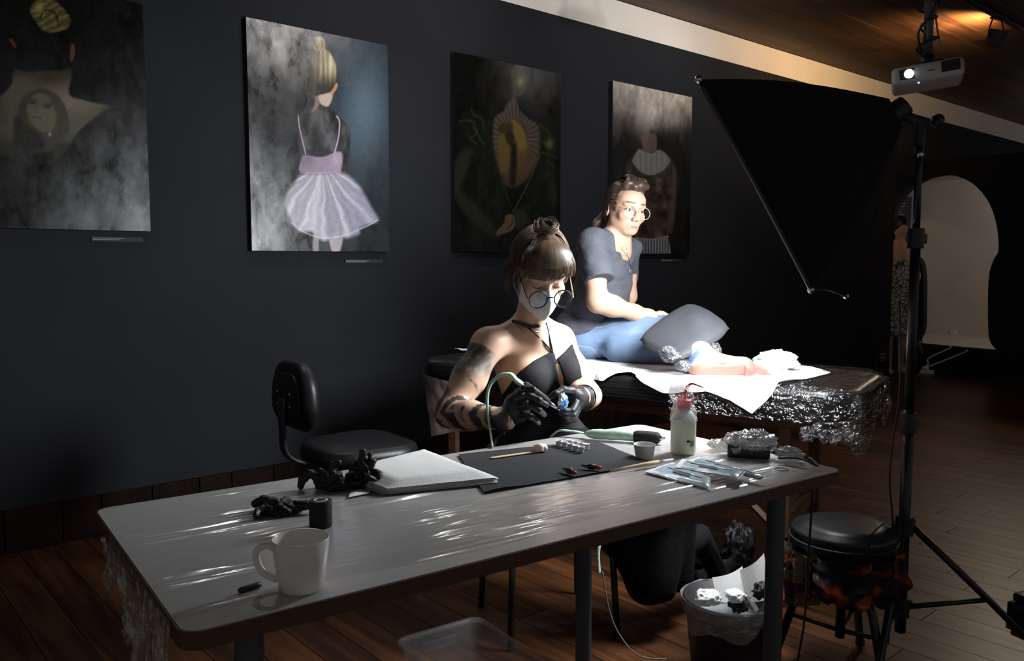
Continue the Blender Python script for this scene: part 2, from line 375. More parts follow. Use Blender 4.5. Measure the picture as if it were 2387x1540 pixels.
def poly_m(X, Y, pts, soft=2., smooth=True):
    P = crom(pts, 5, True) if smooth else np.array(pts, float); n = len(P); ins = np.zeros(X.shape, bool)
    for i in range(n):
        (ax, ay), (bx, by) = P[i], P[(i + 1) % n]
        c = ((ay > Y) != (by > Y)); ins ^= c & (X < (bx - ax)*(Y - ay)/(by - ay + 1e-12) + ax)
    d, _ = seg_d(X, Y, np.vstack([P, P[:1]])); return sm(-soft, soft, np.where(ins, d, -d))
class Art:
    def __init__(s, x0, x1, z0, z1, nu, nv):
        u, v = np.meshgrid(np.linspace(0, 1, nu), np.linspace(0, 1, nv)); s.V = np.stack([x0 + (x1 - x0)*u.ravel(), np.full(u.size, DW - .036), z0 + (z1 - z0)*v.ravel()], 1)
        i = np.arange(nu*nv).reshape(nv, nu); s.Q = np.stack([i[:-1, :-1], i[:-1, 1:], i[1:, 1:], i[1:, :-1]], -1).reshape(-1, 4)
        p = proj(s.V); s.X, s.Y = p[:, 0], p[:, 1]; s.C = np.zeros((len(s.V), 3)); s.b = (x0, x1, z0, z1)
    def fill(s, c, m=1.):
        m = np.broadcast_to(np.asarray(m, float), s.X.shape)[:, None]; s.C = s.C*(1 - m) + np.asarray(c, float)*m
    def mul(s, k, m): s.C = s.C*(1 + (k - 1)*np.asarray(m)[:, None])
    def blob(s, x, y, rx, ry, c, a=1., rot=0):
        dx, dy = s.X - x, s.Y - y; cr, sr = math.cos(rot), math.sin(rot); q = ((dx*cr + dy*sr)/rx)**2 + ((-dx*sr + dy*cr)/ry)**2; s.fill(c, a*np.exp(-q))
    def poly(s, pts, c, soft=2., a=1., smooth=True):
        m = a*poly_m(s.X, s.Y, pts, soft, smooth); s.fill(c, m); return m
    def line(s, pts, c, w=1.5, a=1.): d, _ = seg_d(s.X, s.Y, crom(pts, 5)); s.fill(c, a*sm(w, w*.3, d))
    def noise(s, sx, sy, seed, o=3): return vnoise(np.stack([s.X*sx, s.Y*sy], 1), 1, seed, o)
    def finish(s, label, gr='framed canvases on the dark wall', M=None, gain=1.):
        x0, x1, z0, z1 = s.b; t = thing('painting', label, 'painting', ((x0 + x1)/2, DW, z0), 0, gr)
        n = s.noise(.25, .25, 91, 2)*.06; C = lin(np.clip(s.C*gain*(1 + n[:, None]), 0, 255))
        obj('canvas', (s.V, s.Q), M or M_art, t, True, C)
        obj('stretcher_edge', box(((x0 + x1)/2, DW - .018, (z0 + z1)/2), (x1 - x0 - .001, .034, z1 - z0 - .001)), M_cedge, t, False)
# -- painting of the ballet girl
A = Art(1.722, 2.522, 1.285, 2.405, 230, 330); X, Y = A.X, A.Y; g = lambda *p: [(540 + a/2.5675, 30 + b/2.5675) for a, b in p]
A.fill((24, 25, 28)); A.blob(850, 260, 75, 190, (92, 112, 126), .95); A.blob(800, 120, 90, 70, (58, 70, 80), .6); A.blob(890, 480, 60, 120, (34, 42, 48), .7)
A.mul(.8, sm(.1, .5, A.noise(.03, .02, 3))*sm(760, 600, X))
A.blob(600, 500, 70, 90, (70, 72, 76), .6); A.blob(600, 90, 40, 70, (60, 62, 68), .5)  # glare at the left edge, low and high, painted into the canvas colour
ns = A.noise(.08, .03, 5)
back = g((300, 650), (390, 610), (450, 560), (470, 500), (580, 500), (590, 570), (640, 620), (700, 690), (708, 780), (700, 900), (690, 960), (650, 960), (655, 830), (420, 850), (400, 800), (310, 760))
m = A.poly(back, (50, 49, 50), 3); A.fill((92, 92, 95), m*sm(.05, .5, ns)*.8); A.fill((20, 20, 22), m*sm(-.05, -.5, ns)*.8)
A.blob(*g((525, 690))[0], 14, 40, (95, 96, 98), .6); A.blob(*g((590, 740))[0], 16, 25, (110, 112, 115), .5); A.blob(*g((490, 760))[0], 15, 25, (22, 22, 24), .6)
A.poly(g((300, 650), (380, 620), (410, 800), (420, 850), (310, 780)), (26, 26, 29), 5, .75)
A.poly(g((470, 470), (500, 520), (480, 590), (520, 560), (530, 470)), (150, 125, 112), 3, .8); A.poly(g((525, 470), (598, 480), (600, 520), (575, 560), (530, 540)), (198, 176, 165), 3)
A.poly(g((590, 470), (604, 440), (622, 420), (634, 425), (630, 450), (612, 480), (600, 495)), (200, 140, 108), 1.5); A.poly(g((405, 400), (425, 390), (430, 470), (415, 440)), (60, 45, 38), 2)
hair = g((412, 330), (430, 250), (470, 215), (520, 205), (575, 225), (615, 290), (630, 360), (622, 420), (590, 470), (530, 490), (470, 500), (440, 470), (415, 400))
m = A.poly(hair, (46, 42, 34), 2.5); st = np.sin((X - 745)*.55 + A.noise(.05, .01, 8)*3); sh = sm(725, 755, X + (Y - 130)*.1)*sm(215, 150, Y)
A.fill((196, 182, 140), m*sh*(.62 + .3*st)); A.fill((140, 120, 80), m*sm(715, 740, X)*sm(190, 120, Y)*.35); A.fill((30, 26, 20), m*sm(728, 705, X)*.6); A.fill((235, 225, 185), m*np.exp(-((X - 772)/9)**2 - ((Y - 150)/30)**2)*.7)
A.poly(g((490, 160), (500, 143), (540, 145), (558, 170), (560, 205), (545, 225), (500, 222), (488, 195)), (150, 134, 95), 2); A.line(g((500, 150), (497, 180), (515, 215)), (70, 58, 38), 2); A.line(g((530, 160), (545, 180), (540, 205)), (80, 66, 44), 2); A.blob(*g((525, 160))[0], 5, 6, (205, 192, 150), .8); A.poly(g((450, 210), (455, 180), (475, 165), (487, 175), (485, 215)), (110, 118, 126), 3, .7)
A.poly(g((440, 850), (540, 862), (655, 832), (655, 945), (640, 955), (420, 960), (415, 880)), (158, 138, 160), 2.5); A.blob(*g((625, 880))[0], 12, 20, (200, 182, 202), .6); A.blob(*g((450, 890))[0], 20, 25, (110, 98, 115), .6)
A.line(g((398, 612), (405, 680), (425, 770), (443, 845)), (188, 160, 185), 1.8); A.line(g((628, 618), (645, 650), (640, 740), (615, 842)), (205, 180, 205), 2.2); A.line(g((410, 955), (540, 962), (655, 948)), (150, 115, 100), 1.6)
A.poly(g((490, 1320), (515, 1320), (520, 1425), (485, 1425)), (150, 145, 150), 3); A.poly(g((585, 1320), (662, 1320), (648, 1428), (600, 1428)), (178, 168, 172), 3)
tutu = g((420, 965), (540, 960), (660, 955), (740, 1010), (800, 1100), (845, 1180), (876, 1240), (830, 1260), (770, 1290), (760, 1325), (690, 1345), (600, 1360), (530, 1360), (480, 1310), (420, 1310), (370, 1270), (320, 1150), (325, 1090), (380, 1010))
m = A.poly(tutu, (176, 172, 186), 7, .92); cx, cy = g((540, 900))[0]; an = np.arctan2(X - cx, Y - cy); rd = np.hypot(X - cx, Y - cy)
fold = np.sin(an*38 + A.noise(.02, .02, 11)*4)*.5 + np.sin(an*19 + 1)*.5; A.fill((222, 218, 230), m*np.clip(fold, 0, 1)*.75); A.fill((128, 126, 146), m*np.clip(-fold, 0, 1)*.6*sm(20, 120, rd)); A.fill((150, 150, 176), m*sm(800, 860, X)*.45)
A.fill((235, 232, 240), m*np.exp(-((an + .15)/.12)**2)*.6); A.line(g((360, 1255), (430, 1310), (540, 1345), (660, 1335), (800, 1280), (874, 1240)), (225, 222, 235), 1.6, .8)
A.finish('tall painting of a child seen from behind in a white tutu')
# -- dark portrait with a tattooed nape
A = Art(.40, 1.245, 1.368, 2.37, 220, 270); X, Y = A.X, A.Y; g = lambda *p: [(a/2.5667, b/2.5667) for a, b in p]
A.fill((11, 11, 11)); ns = A.noise(.05, .03, 21); A.fill((38, 38, 40), sm(170, 330, X)*sm(-.1, .6, ns)*.7); A.blob(300, 270, 50, 60, (34, 34, 36), .7); A.blob(315, 470, 35, 90, (40, 40, 44), .6)
skin = g((-300, 800), (-200, 640), (-60, 590), (20, 560), (70, 500), (110, 400), (410, 400), (412, 560), (500, 600), (655, 640), (560, 710), (460, 800), (400, 890), (330, 960), (180, 980), (60, 930), (-100, 900))
m = A.poly(skin, (92, 86, 70), 4); A.fill((140, 130, 106), m*np.exp(-((X - 170)/60)**2 - ((Y - 235)/35)**2)*.9); A.fill((36, 30, 24), m*sm(190, 150, Y)); A.fill((60, 40, 24), m*np.exp(-((X - 120)/40)**2 - ((Y - 180)/18)**2)*.7); A.fill((22, 20, 17), m*sm(300, 370, Y)*.9); A.fill((38, 36, 30), m*sm(30, -40, X)*.7)
A.poly(g((600, 680), (660, 640), (800, 610), (860, 700), (700, 740), (560, 760)), (26, 26, 27), 8, .8)
A.poly(g((60, 120), (120, 20), (260, -30), (380, 40), (430, 150), (440, 300), (400, 410), (250, 420), (100, 410), (60, 300)), (13, 12, 10), 4)
m = A.poly(g((180, 60), (220, 0), (300, -10), (360, 30), (420, 110), (400, 170), (340, 190), (270, 190), (215, 130)), (86, 78, 44), 4)
A.fill((150, 140, 82), m*np.clip(np.sin((X*.5 + Y*.9)*.35 + A.noise(.05, .05, 23)*4)*.6 + .3, 0, 1)*.7); A.line(g((240, 110), (270, 60), (330, 80), (350, 150)), (30, 26, 14), 3, .8); A.blob(*g((235, 45))[0], 10, 12, (176, 168, 108), .8)
A.poly(g((425, 270), (445, 265), (448, 320), (430, 370), (418, 350)), (110, 66, 40), 2); A.poly(g((50, 235), (75, 235), (98, 275), (85, 285), (65, 255)), (100, 58, 34), 2)
m = A.poly(g((110, 640), (150, 570), (230, 530), (310, 545), (370, 600), (410, 700), (412, 790), (360, 830), (300, 900), (160, 900), (110, 800)), (66, 62, 50), 4, .95)
A.poly(g((160, 640), (180, 590), (230, 555), (290, 580), (325, 650), (335, 720), (310, 780), (250, 790), (190, 740), (165, 690)), (104, 97, 76), 3); A.blob(*g((280, 690))[0], 22, 28, (120, 112, 88), .5)
for a, b in ((190, 612), (285, 635)): A.blob(*g((a, b))[0], 9, 5, (42, 40, 34), .9); A.line(g((a - 30, b - 10), (a, b - 22), (a + 30, b - 12)), (52, 46, 36), 1.6)
A.line(g((225, 610), (212, 660), (225, 675)), (74, 66, 50), 2, .45); A.line(g((195, 700), (220, 698), (245, 715)), (60, 42, 34), 2.2, .6); A.blob(*g((298, 803))[0], 4, 5, (176, 176, 176), 1); A.poly(g((90, 700), (170, 760), (230, 800), (260, 880), (100, 900)), (24, 22, 18), 8, .8)
A.finish('dark painting of a bare nape with a blonde bun and a tattooed face', M=M_art2, gain=.82)
# -- green puffed sleeves
A = Art(2.97, 3.84, 1.29, 2.445, 200, 280); X, Y = A.X, A.Y; g = lambda *p: [(1020 + a/3.0196, 110 + b/3.0196) for a, b in p]
A.fill((13, 13, 12)); A.fill((22, 21, 18), sm(0, .6, A.noise(.04, .03, 31))*.6)
dress = g((150, 520), (240, 440), (330, 500), (400, 560), (420, 800), (480, 980), (560, 1150), (720, 740), (700, 560), (780, 560), (835, 700), (820, 860), (840, 1100), (830, 1300), (700, 1440), (250, 1440), (280, 1000), (240, 720))
m = A.poly(dress, (21, 24, 16), 5); nn = A.noise(.12, .06, 33); A.fill((44, 48, 30), m*sm(.1, .6, nn)*.5)
m = A.poly(g((500, 360), (555, 360), (580, 440), (640, 500), (710, 560), (720, 720), (680, 840), (620, 940), (530, 990), (470, 960), (430, 860), (400, 740), (390, 620), (400, 500), (470, 440)), (70, 56, 44), 4)
sx, sy = g((545, 640))[0]; an = np.arctan2(Y - sy, (X - sx)*1.4); rr = np.hypot((X - sx)*1.4, Y - sy)
A.fill((112, 104, 100), m*sm(38, 46, rr)*(.30 + .28*np.sin(an*34))*sm(110, 70, rr)); A.poly(g((520, 510), (580, 540), (620, 620), (630, 720), (600, 820), (560, 830), (545, 760), (560, 690), (530, 600)), (120, 102, 46), 4); A.poly(g((430, 640), (470, 600), (500, 690), (525, 720), (500, 860), (450, 880), (430, 760)), (104, 86, 42), 5); A.poly(g((560, 760), (640, 720), (680, 780), (640, 880), (580, 930)), (92, 68, 38), 8, .8)
A.poly(g((430, 560), (470, 530), (525, 540), (525, 600), (490, 610), (440, 600)), (64, 50, 30), 3); A.poly(g((475, 620), (500, 598), (535, 610), (535, 660), (520, 692), (490, 670)), (50, 32, 20), 3); A.poly(g((520, 690), (550, 690), (560, 780), (545, 960), (510, 960), (515, 800)), (34, 24, 16), 5)
for pts in (((150, 520), (240, 520), (280, 600), (235, 640), (270, 680)), ((235, 430), (260, 480), (310, 500), (330, 590)), ((250, 560), (300, 640), (330, 690))): A.line(g(*pts), (80, 86, 58), 3.4, .4)
for pts in (((720, 540), (780, 600), (800, 690), (790, 740)), ((740, 660), (800, 700), (820, 640)), ((730, 740), (800, 760), (835, 780)), ((770, 800), (820, 840))): A.line(g(*pts), (84, 78, 50), 3.8, .42)
A.blob(*g((785, 680))[0], 9, 12, (120, 124, 62), .7)
A.poly(g((120, 820), (170, 730), (250, 720), (200, 900), (160, 1000), (240, 1080), (400, 1260), (440, 1330), (380, 1340), (200, 1180), (110, 1020)), (48, 50, 36), 9, .8); A.poly(g((770, 880), (800, 880), (830, 1000), (830, 1100), (800, 1080)), (42, 42, 30), 6, .8)
A.poly(g((415, 1330), (420, 1290), (465, 1240), (480, 1185), (530, 1178), (550, 1220), (540, 1270), (500, 1300), (440, 1320)), (112, 88, 68), 2.5); A.line(g((490, 1280), (530, 1230), (530, 1200)), (42, 30, 22), 2, .8)
A.line(g((720, 760), (640, 950), (560, 1110), (530, 1160)), (76, 80, 54), 2.2, .8); A.line(g((405, 740), (440, 900), (520, 1130)), (56, 58, 38), 1.8, .8); A.poly(g((540, 1160), (600, 1140), (640, 1220), (560, 1280), (550, 1230)), (46, 50, 32), 5)
m = A.poly(g((495, 200), (545, 130), (600, 140), (630, 220), (620, 310), (560, 350), (510, 320)), (70, 66, 46), 4); A.fill((158, 152, 118), m*np.exp(-((X - 1213)/9)**2 - ((Y - 190)/12)**2)*.95); A.fill((112, 104, 70), m*np.clip(np.sin(X*.7 + Y*.35), 0, 1)*.4); A.poly(g((340, 300), (420, 180), (510, 180), (520, 340), (480, 400), (400, 420)), (12, 11, 9), 5)
A.finish('dark painting of a woman in a green gown open at her back', M=M_art2, gain=.74)
# -- veiled head
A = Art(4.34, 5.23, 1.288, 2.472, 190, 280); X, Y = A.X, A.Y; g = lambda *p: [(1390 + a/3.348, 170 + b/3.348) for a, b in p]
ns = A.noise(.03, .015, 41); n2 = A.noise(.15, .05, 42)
A.fill((20, 18, 17)); up = np.clip(sm(345, 205, Y + ns*45), 0, 1); A.fill((232, 222, 214), up*(.74 + .24*n2)); A.blob(1508, 265, 28, 55, (220, 208, 196), .55); A.blob(1430, 240, 40, 60, (112, 104, 98), .5); A.blob(1560, 240, 30, 30, (160, 152, 148), .5)  # glare over the upper canvas painted in as pale colour
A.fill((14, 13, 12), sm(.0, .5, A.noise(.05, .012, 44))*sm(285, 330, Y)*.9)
A.poly(g((365, 480), (465, 480), (470, 600), (440, 630), (380, 620), (360, 590)), (112, 92, 82), 3, .7)
m = A.poly(g((230, 720), (300, 640), (340, 595), (430, 628), (490, 600), (560, 640), (610, 720), (625, 860), (600, 1200), (560, 1260), (555, 1290), (310, 1290), (300, 1100), (250, 900)), (50, 42, 36), 4)
A.fill((92, 76, 60), m*sm(.05, .6, A.noise(.06, .05, 45))*.8); A.fill((22, 18, 16), m*sm(-.05, -.5, A.noise(.06, .05, 45))*.8); A.poly(g((590, 720), (625, 780), (615, 1100), (575, 1250), (555, 1180), (590, 900)), (72, 60, 50), 4, .8)
m = A.poly(g((280, 700), (320, 610), (340, 595), (430, 628), (490, 600), (560, 650), (575, 710), (520, 765), (430, 800), (350, 775)), (112, 109, 106), 3); A.fill((90, 87, 85), m*np.clip(np.sin((X - 1515)*.5), 0, 1)*.6); A.line(g((278, 700), (340, 775), (430, 805), (530, 765), (580, 700)), (48, 46, 46), 3)
m = A.poly(g((300, 1285), (430, 1296), (560, 1272), (585, 1410), (290, 1410)), (70, 70, 74), 2, smooth=False); A.fill((136, 136, 142), m*np.clip(np.sin((X - 1480)*.95)*1.4, 0, 1)); A.line(g((300, 1285), (430, 1298), (560, 1272)), (120, 118, 120), 2)
A.finish('painting of a veiled figure in a pleated skirt, its head lost in painted-in glare')
# caption plates
M_plate = mat('caption_plate', (.035, .035, .04), .7, spec=.2); M_ink = mat('caption_ink', (.22, .22, .23), .7)
def caption(x0, x1, y0, y1, f, lab):
    a = ony(x0, y0, DW); b = ony(x1, y1, DW); w = b[0] - a[0]; zc = (a[2] + b[2])/2; h = max(abs(a[2] - b[2]), .022)
    t = thing('caption_plate', lab, 'caption', ((a[0] + b[0])/2, DW, zc - h/2), 0, 'caption plates under the paintings')
    obj('plate', box(((a[0] + b[0])/2, DW - .003, zc), (w, .006, h), bev=.001), M_plate, t, False)
    for k in range(2): obj('text_line', box((a[0] + w*f*(.5 - .06*k), DW - .0065, zc + h*(.2 - .3*k)), (w*f*(.94 - .14*k), .001, h*.14)), M_ink, t, False)
caption(212, 333, 554, 561, .65, 'narrow caption plate under the nape portrait'); caption(803, 891, 606, 612, .66, 'narrow caption plate under the tutu painting'); caption(1540, 1588, 605, 609, .6, 'narrow caption plate under the veiled figure painting')
# ---------------------------------------------------------------- softbox on its stand
M_black = mat('black_metal', (.010, .010, .011), .35, spec=.5); M_blackp = mat('black_plastic', (.012, .012, .013), .5)
M_fab = mat('black_softbox_fabric', (.0035, .0035, .0037), .75, spec=.25, bump=((14, 14, 14), .5, .02))
M_steel = mat('bright_steel', (.55, .55, .55), .25, 1.0)
M_diff = emis('softbox_diffuser', (.93, .965, 1.0), SOFTBOX_POWER)
pole0 = px(2101, 1400, 2.50); pole0[2] = 0
st = thing('studio_light', 'black softbox studio light on a tall tripod stand beside the bed', 'studio light', pole0)
pA, pB, pC = px(1628, 185, 2.30), px(1890, 675, 2.38), px(1972, 690, 2.88); pD = pA + pC - pB; apx = px(2088, 262, 2.52); pm = (pA + pC)/2
def bil(u, v): return ((1 - u)*(1 - v))[:, None]*pA + (u*(1 - v))[:, None]*pB + (u*v)[:, None]*pC + ((1 - u)*v)[:, None]*pD
back = .085*(apx - pm)/np.linalg.norm(apx - pm)
obj('diffuser', grid(lambda u, v: bil(u*.8 + .10, v*.8 + .10) + back*.9, 6, 6), M_diff, st, False)
nn = np.cross(pB - pA, pD - pA); nn /= np.linalg.norm(nn)
def shell(sag=.02):
    c = [pA, pB, pC, pD]; hub = [apx + .06*(q - pm)/np.linalg.norm(q - pm) for q in c]; V, Fs, n = [], [], 0
    for k in range(4):
        a, b, ha, hb = c[k], c[(k + 1) % 4], hub[k], hub[(k + 1) % 4]
        def fn(u, v, a=a, b=b, ha=ha, hb=hb):
            p = ((1 - u)*(1 - v))[:, None]*a + (u*(1 - v))[:, None]*b + (u*v)[:, None]*hb + ((1 - u)*v)[:, None]*ha
            mid = (a + b)/2; inward = (pm*.5 + apx*.5 - (mid + (ha + hb)/2)/2); inward /= np.linalg.norm(inward)
            bow = np.sin(np.pi*v)*np.where(True, .03, 0)
            rad = p - (pm[None]*(1 - v)[:, None] + apx[None]*v[:, None]); rl = np.linalg.norm(rad, axis=1)[:, None] + 1e-6
            return p + inward*(sag*np.sin(np.pi*u)*(1 - v)*.9)[:, None] + rad/rl*(bow)[:, None]
        g = grid(fn, 14, 14); V.append(g[0]); Fs += (g[1] + n).tolist(); n += len(g[0])
    V.append(np.array(hub)); Fs.append([n, n + 1, n + 2, n + 3]); return np.concatenate(V), Fs
obj('softbox_shell', shell(), M_fab, st)
for a, b in ((pA, pB), (pB, pC), (pC, pD), (pD, pA)):
    m = (a + b)/2 + .0*(pm - a); obj('rim', tube(crom([a, m + (pm - m)*.05, b], 6), .006, 6), M_black, st)
for q in (pA, pB, pC, pD): obj('corner_cap', sphere(q, .011, 8, 6), M_steel, st)
ptop = pole0.copy(); ptop[2] = px(2126, 300, 2.50)[2]
obj('lamp_head', join(cyl(apx - (apx - pm)/np.linalg.norm(apx - pm)*.02, apx + (apx - pm)/np.linalg.norm(apx - pm)*.035, .034, .030, 20), tube([apx, ptop + [0, 0, .02], ptop - [0, 0, .05]], .016, 10)), M_blackp, st, auto=40)
obj('tilt_knob', lathe([(.0, 0), (.018, 0), (.018, .025), (0, .025)], 12, ptop + np.array([.03, -.03, .02]), roty(1.2)), M_black, st)
obj('pole', join(cyl(pole0 + [0, 0, .08], pole0 + [0, 0, .78], .0165, n=14), cyl(pole0 + [0, 0, .78], pole0 + [0, 0, 1.32], .0145, n=14), cyl(pole0 + [0, 0, 1.32], ptop, .0105, n=14)), M_black, st)
for z, r in ((.74, .024), (1.30, .023), (.42, .026), (.16, .024)): obj('collar', join(cyl(pole0 + [0, 0, z - .03], pole0 + [0, 0, z + .03], r, n=14), box(pole0 + np.array([.028, -.01, z]), (.03, .014, .03), bev=.003)), M_blackp, st, auto=40)
for z in (ptop[2] - .05, ptop[2] - .085): obj('spigot_ring', cyl(pole0 + [0, 0, z], pole0 + [0, 0, z + .02], .0125, n=14), M_steel, st)
for k in range(3):
    a = math.radians(-45 + 120*k); d = np.array([math.cos(a), math.sin(a), 0]); top = pole0 + [0, 0, .42] + d*.02; mid = pole0 + d*.26 + [0, 0, .19]; low = pole0 + d*.44 + [0, 0, .012]
    lg = obj('leg', tube([top, mid, low], .0105, 8), M_black, st); obj('foot_tip', sphere(low + [0, 0, .002], .014, 8, 6), M_blackp, lg)
    obj('brace', tube([pole0 + [0, 0, .16] + d*.02, mid], .008, 6), M_black, st)

# ---------------------------------------------------------------- work table
TO = np.array([.371, 1.102]); TA = math.radians(-5.52); TUx, TVx = np.array([math.cos(TA), math.sin(TA)]), np.array([-math.sin(TA), math.cos(TA)]); TL, TW, TZ = 1.53, .70, .73
def T(a, b, z=TZ): p = TO + a*TUx + b*TVx; return np.array([p[0], p[1], z])
def tp(x, y, z=TZ): return onz(x, y, z)
M_lam = mat('grey_white_laminate', (.50, .49, .48), .32, spec=.5, var=((30, 30, 30), .04)); M_edge = mat('brown_edge_band', (.075, .032, .016), .5); M_leg = mat('grey_table_leg', (.07, .075, .08), .45)
tc = T(TL/2, TW/2, 0); tbl = thing('work_table', 'long pale laminate work table with brown edge and grey legs', 'table', tc, TA)
obj('tabletop', prism(rrect(TL - .006, TW - .006, .028), .727, TZ, rotz(TA), tc), M_lam, tbl, False)
obj('edge_band', prism(rrect(TL, TW, .031), .702, .7285, rotz(TA), tc), M_edge, tbl, False)
for nm, (a, b) in dict(fl=(0.120, .10), fr=(1.390, .09), bl=(0.280, .60), br=(1.195, .57)).items():
    obj('leg', join(cyl(T(a, b, .004), T(a, b, .703), .022, n=16), cyl(T(a, b, .69), T(a, b, .702), .045, n=16)), M_leg, tbl, auto=40)
for b in (.12, .58): obj('rail', box(T(TL/2, b, .688), (TL - .3, .02, .026), rotz(TA)), M_leg, tbl, False)
obj('cable_grommet', lathe([(.017, .7295), (.017, .7318), (.013, .7318), (.0125, .7296)], 20, tp(1822, 1094)*[1, 1, 0]), M_leg, tbl)
# cling film stretched over the table
M_film = film('cling_film', .15, .16, (5, 60, 40), .25, .006)
M_filmh = film('cling_film_bunched', .10, .2, (40, 40, 30), .8, .02, body=.07)
ft = thing('cling_film', 'clear cling film stretched over the work table and hanging off its end', 'plastic film', T(.6, .3, TZ + .0008), TA)
def fsheet(u, v):
    a = .004 + u*1.42; b0 = .055 + .012*np.sin(a*9) + .008*vnoise(np.stack([a*8, a*0], 1), 1, 3); b = b0 + v*(TW - .004 - b0)
    pm_ = sm(-.05, .30, vnoise(np.stack([a*3.2, b*9], 1), 1, 31, 3)); h = .0006 + (.12 + .88*pm_)*(.006*np.abs(vnoise(np.stack([a*2.5 + b*1.5, b*50 + a*2.2], 1), 1, 5, 2)) + .0012*np.abs(vnoise(np.stack([a*14, b*55], 1), 1, 6, 1)))
    h = h*(1 - .88*np.maximum(sm(.66, .72, a)*sm(.24, .30, b)*sm(1.30, 1.26, a), sm(.46, .5, a)*sm(.40, .44, b)*sm(1.3, 1.2, a)))
    edge = np.minimum(np.minimum(b - b0, TW - .004 - b), np.minimum(a - .004, 1.424 - a)); h = h*sm(0, .02, edge)
    p = TO[None] + a[:, None]*TUx + b[:, None]*TVx; return np.column_stack([p, TZ + .0008 + h])
obj('sheet', grid(fsheet, 460, 300), M_film, ft)
def fhang(u, v):
    b = .05 + u*.46; dr = (.08 + .12*np.exp(-((u - .08)/.06)**2) + .05*np.sin(u*23) + .035*vnoise(np.stack([u*20, u*0], 1), 1, 4) + .05*np.exp(-((u - .45)/.2)**2))*sm(1.02, .8, u)
    n1 = vnoise(np.stack([b*26, v*4 + 3], 1), 1, 6, 3); n2 = vnoise(np.stack([b*50, v*9 + 9], 1), 1, 16, 2)
    a = -.004 - .010*v - .022*n1*np.sqrt(v) - .008*n2*v; z = TZ + .001 - .03*np.minimum(v*4, 1) - (dr - .03)*v; p = TO[None] + a[:, None]*TUx + (b + .03*n2*v)[:, None]*TVx
    return np.column_stack([p, z])
obj('hanging_end', grid(fhang, 190, 40), M_filmh, ft)
for k in range(7):
    b = .06 + .022*k + random.uniform(-.01, .01); L = random.uniform(.14, .30); P = crom([T(-.006, b, .725), T(-.012, b + .01, .725 - L*.4), T(-.016 + random.uniform(-.02, .01), b + random.uniform(-.04, .02), .725 - L)], 8)
    obj('film_strand', tube(P, np.linspace(.006, .0025, len(P)), 6, flat=.35), M_filmh, ft)

# ---------------------------------------------------------------- things on the table
M_cer = mat('white_ceramic', (.84, .81, .77), .22, spec=.5)
mp = tp(703, 1371); mug = thing('mug', 'white ceramic mug with its handle turned to the table end', 'mug', mp)
obj('cup', lathe([(0, 0), (.030, 0), (.0335, .003), (.0395, .040), (.0435, .080), (.0425, .081), (.0405, .079), (.036, .03), (.031, .009), (0, .008)], 40, mp, caps=False), M_cer, mug)
hd = np.array([-math.cos(YAW), math.sin(YAW), 0.]); hp = [mp + hd*r + [0, 0, z] for r, z in ((.0385, .062), (.052, .068), (.066, .060), (.068, .044), (.058, .025), (.036, .014))]
obj('handle', tube(crom(hp, 6), .0048, 10, flat=1.2), M_cer, mug)
M_tape = mat('black_cohesive_tape', (.013, .013, .014), .85, bump=((300, 300, 900), .5, .002)); rp = tp(748, 1226); tr = thing('bandage_roll', 'roll of black cohesive bandage standing on end behind the mug', 'tape roll', rp)
obj('wrap', lathe([(.0115, 0), (.0205, 0), (.0215, .002), (.0215, .049), (.0205, .051), (.0115, .051)], 32, rp), M_tape, tr, auto=40)
obj('core', lathe([(.0135, .0512), (.0135, .0518), (.010, .0518), (.010, .01), (0, .01)], 24, rp, caps=False), mat('white_card', (.7, .7, .68), .7), tr)
obj('print_mark', box(rp + [0.001, 0, .0522], (.010, .0025, .0006), rotz(.6)), M_blackp, tr, False)
M_nit = mat('black_nitrile', (.012, .012, .014), .5, spec=.45, bump=((220, 220, 220), .4, .002))
def crumpled_glove(c, dims, petals, fingers, seed, lab):
    """discarded glove: crumpled folds of thin rubber with a few limp finger tubes"""
    r = np.random.default_rng(seed); c = np.array(c, float); w, d, hh = dims; f = Field(c - [.12, .12, .02], c + [.12, .12, hh + .03], .002)
    for k in range(petals):
        o = np.array([r.uniform(-.5, .5)*w*.75, r.uniform(-.5, .5)*d*.75, 0]); zz = hh*r.uniform(.12, .80)*(1 - .9*(np.hypot(o[0]/w, o[1]/d))); Rr = RCWm @ rotz(r.uniform(0, 6.3)) @ rotx(r.uniform(-1.2, 1.2)) @ roty(r.uniform(-.6, .6))
        f.ell(c + RCWm @ o + [0, 0, zz], (r.uniform(.016, .026), r.uniform(.004, .007), r.uniform(.012, .022)), Rr, .003)
    f.ell(c + [0, 0, hh*.28], (w*.3, d*.3, hh*.28), RCWm, .006)
    for pts in fingers: P = [c + RCWm @ np.array(q, float) for q in pts]; f.chain(P, list(np.linspace(.0095, .0065, len(P))), .004)
    X, Y, Z = f.coords(); P = np.stack([X.ravel(), Y.ravel(), Z.ravel()], 1); near = np.abs(f.F.ravel()) < .02; n = np.zeros(len(P)); n[near] = np.abs(vnoise(P[near], 75, seed, 2))*.006 - .002; f.F += n.reshape(f.F.shape).astype(np.float32); f.F = np.maximum(f.F, (c[2] + .001 - Z))
    V, Q = f.mesh(1); o = obj('nitrile_glove', (V, Q), M_nit); tag(o, lab, 'glove', 'discarded black gloves on the table')
RCWm = np.array([[CY, SY, 0], [-SY, CY, 0], [0, 0, 1.]])
crumpled_glove(tp(850, 1136), (.066, .05, .072), 20, [[(.0, 0, .03), (-.004, 0, .06), (-.002, -.004, .082)], [(.01, 0, .04), (.018, 0, .062), (.012, .004, .072)], [(.02, -.01, .02), (.034, -.014, .03), (.036, -.02, .02)]], 3, 'crumpled black glove standing upright against the paper towels')
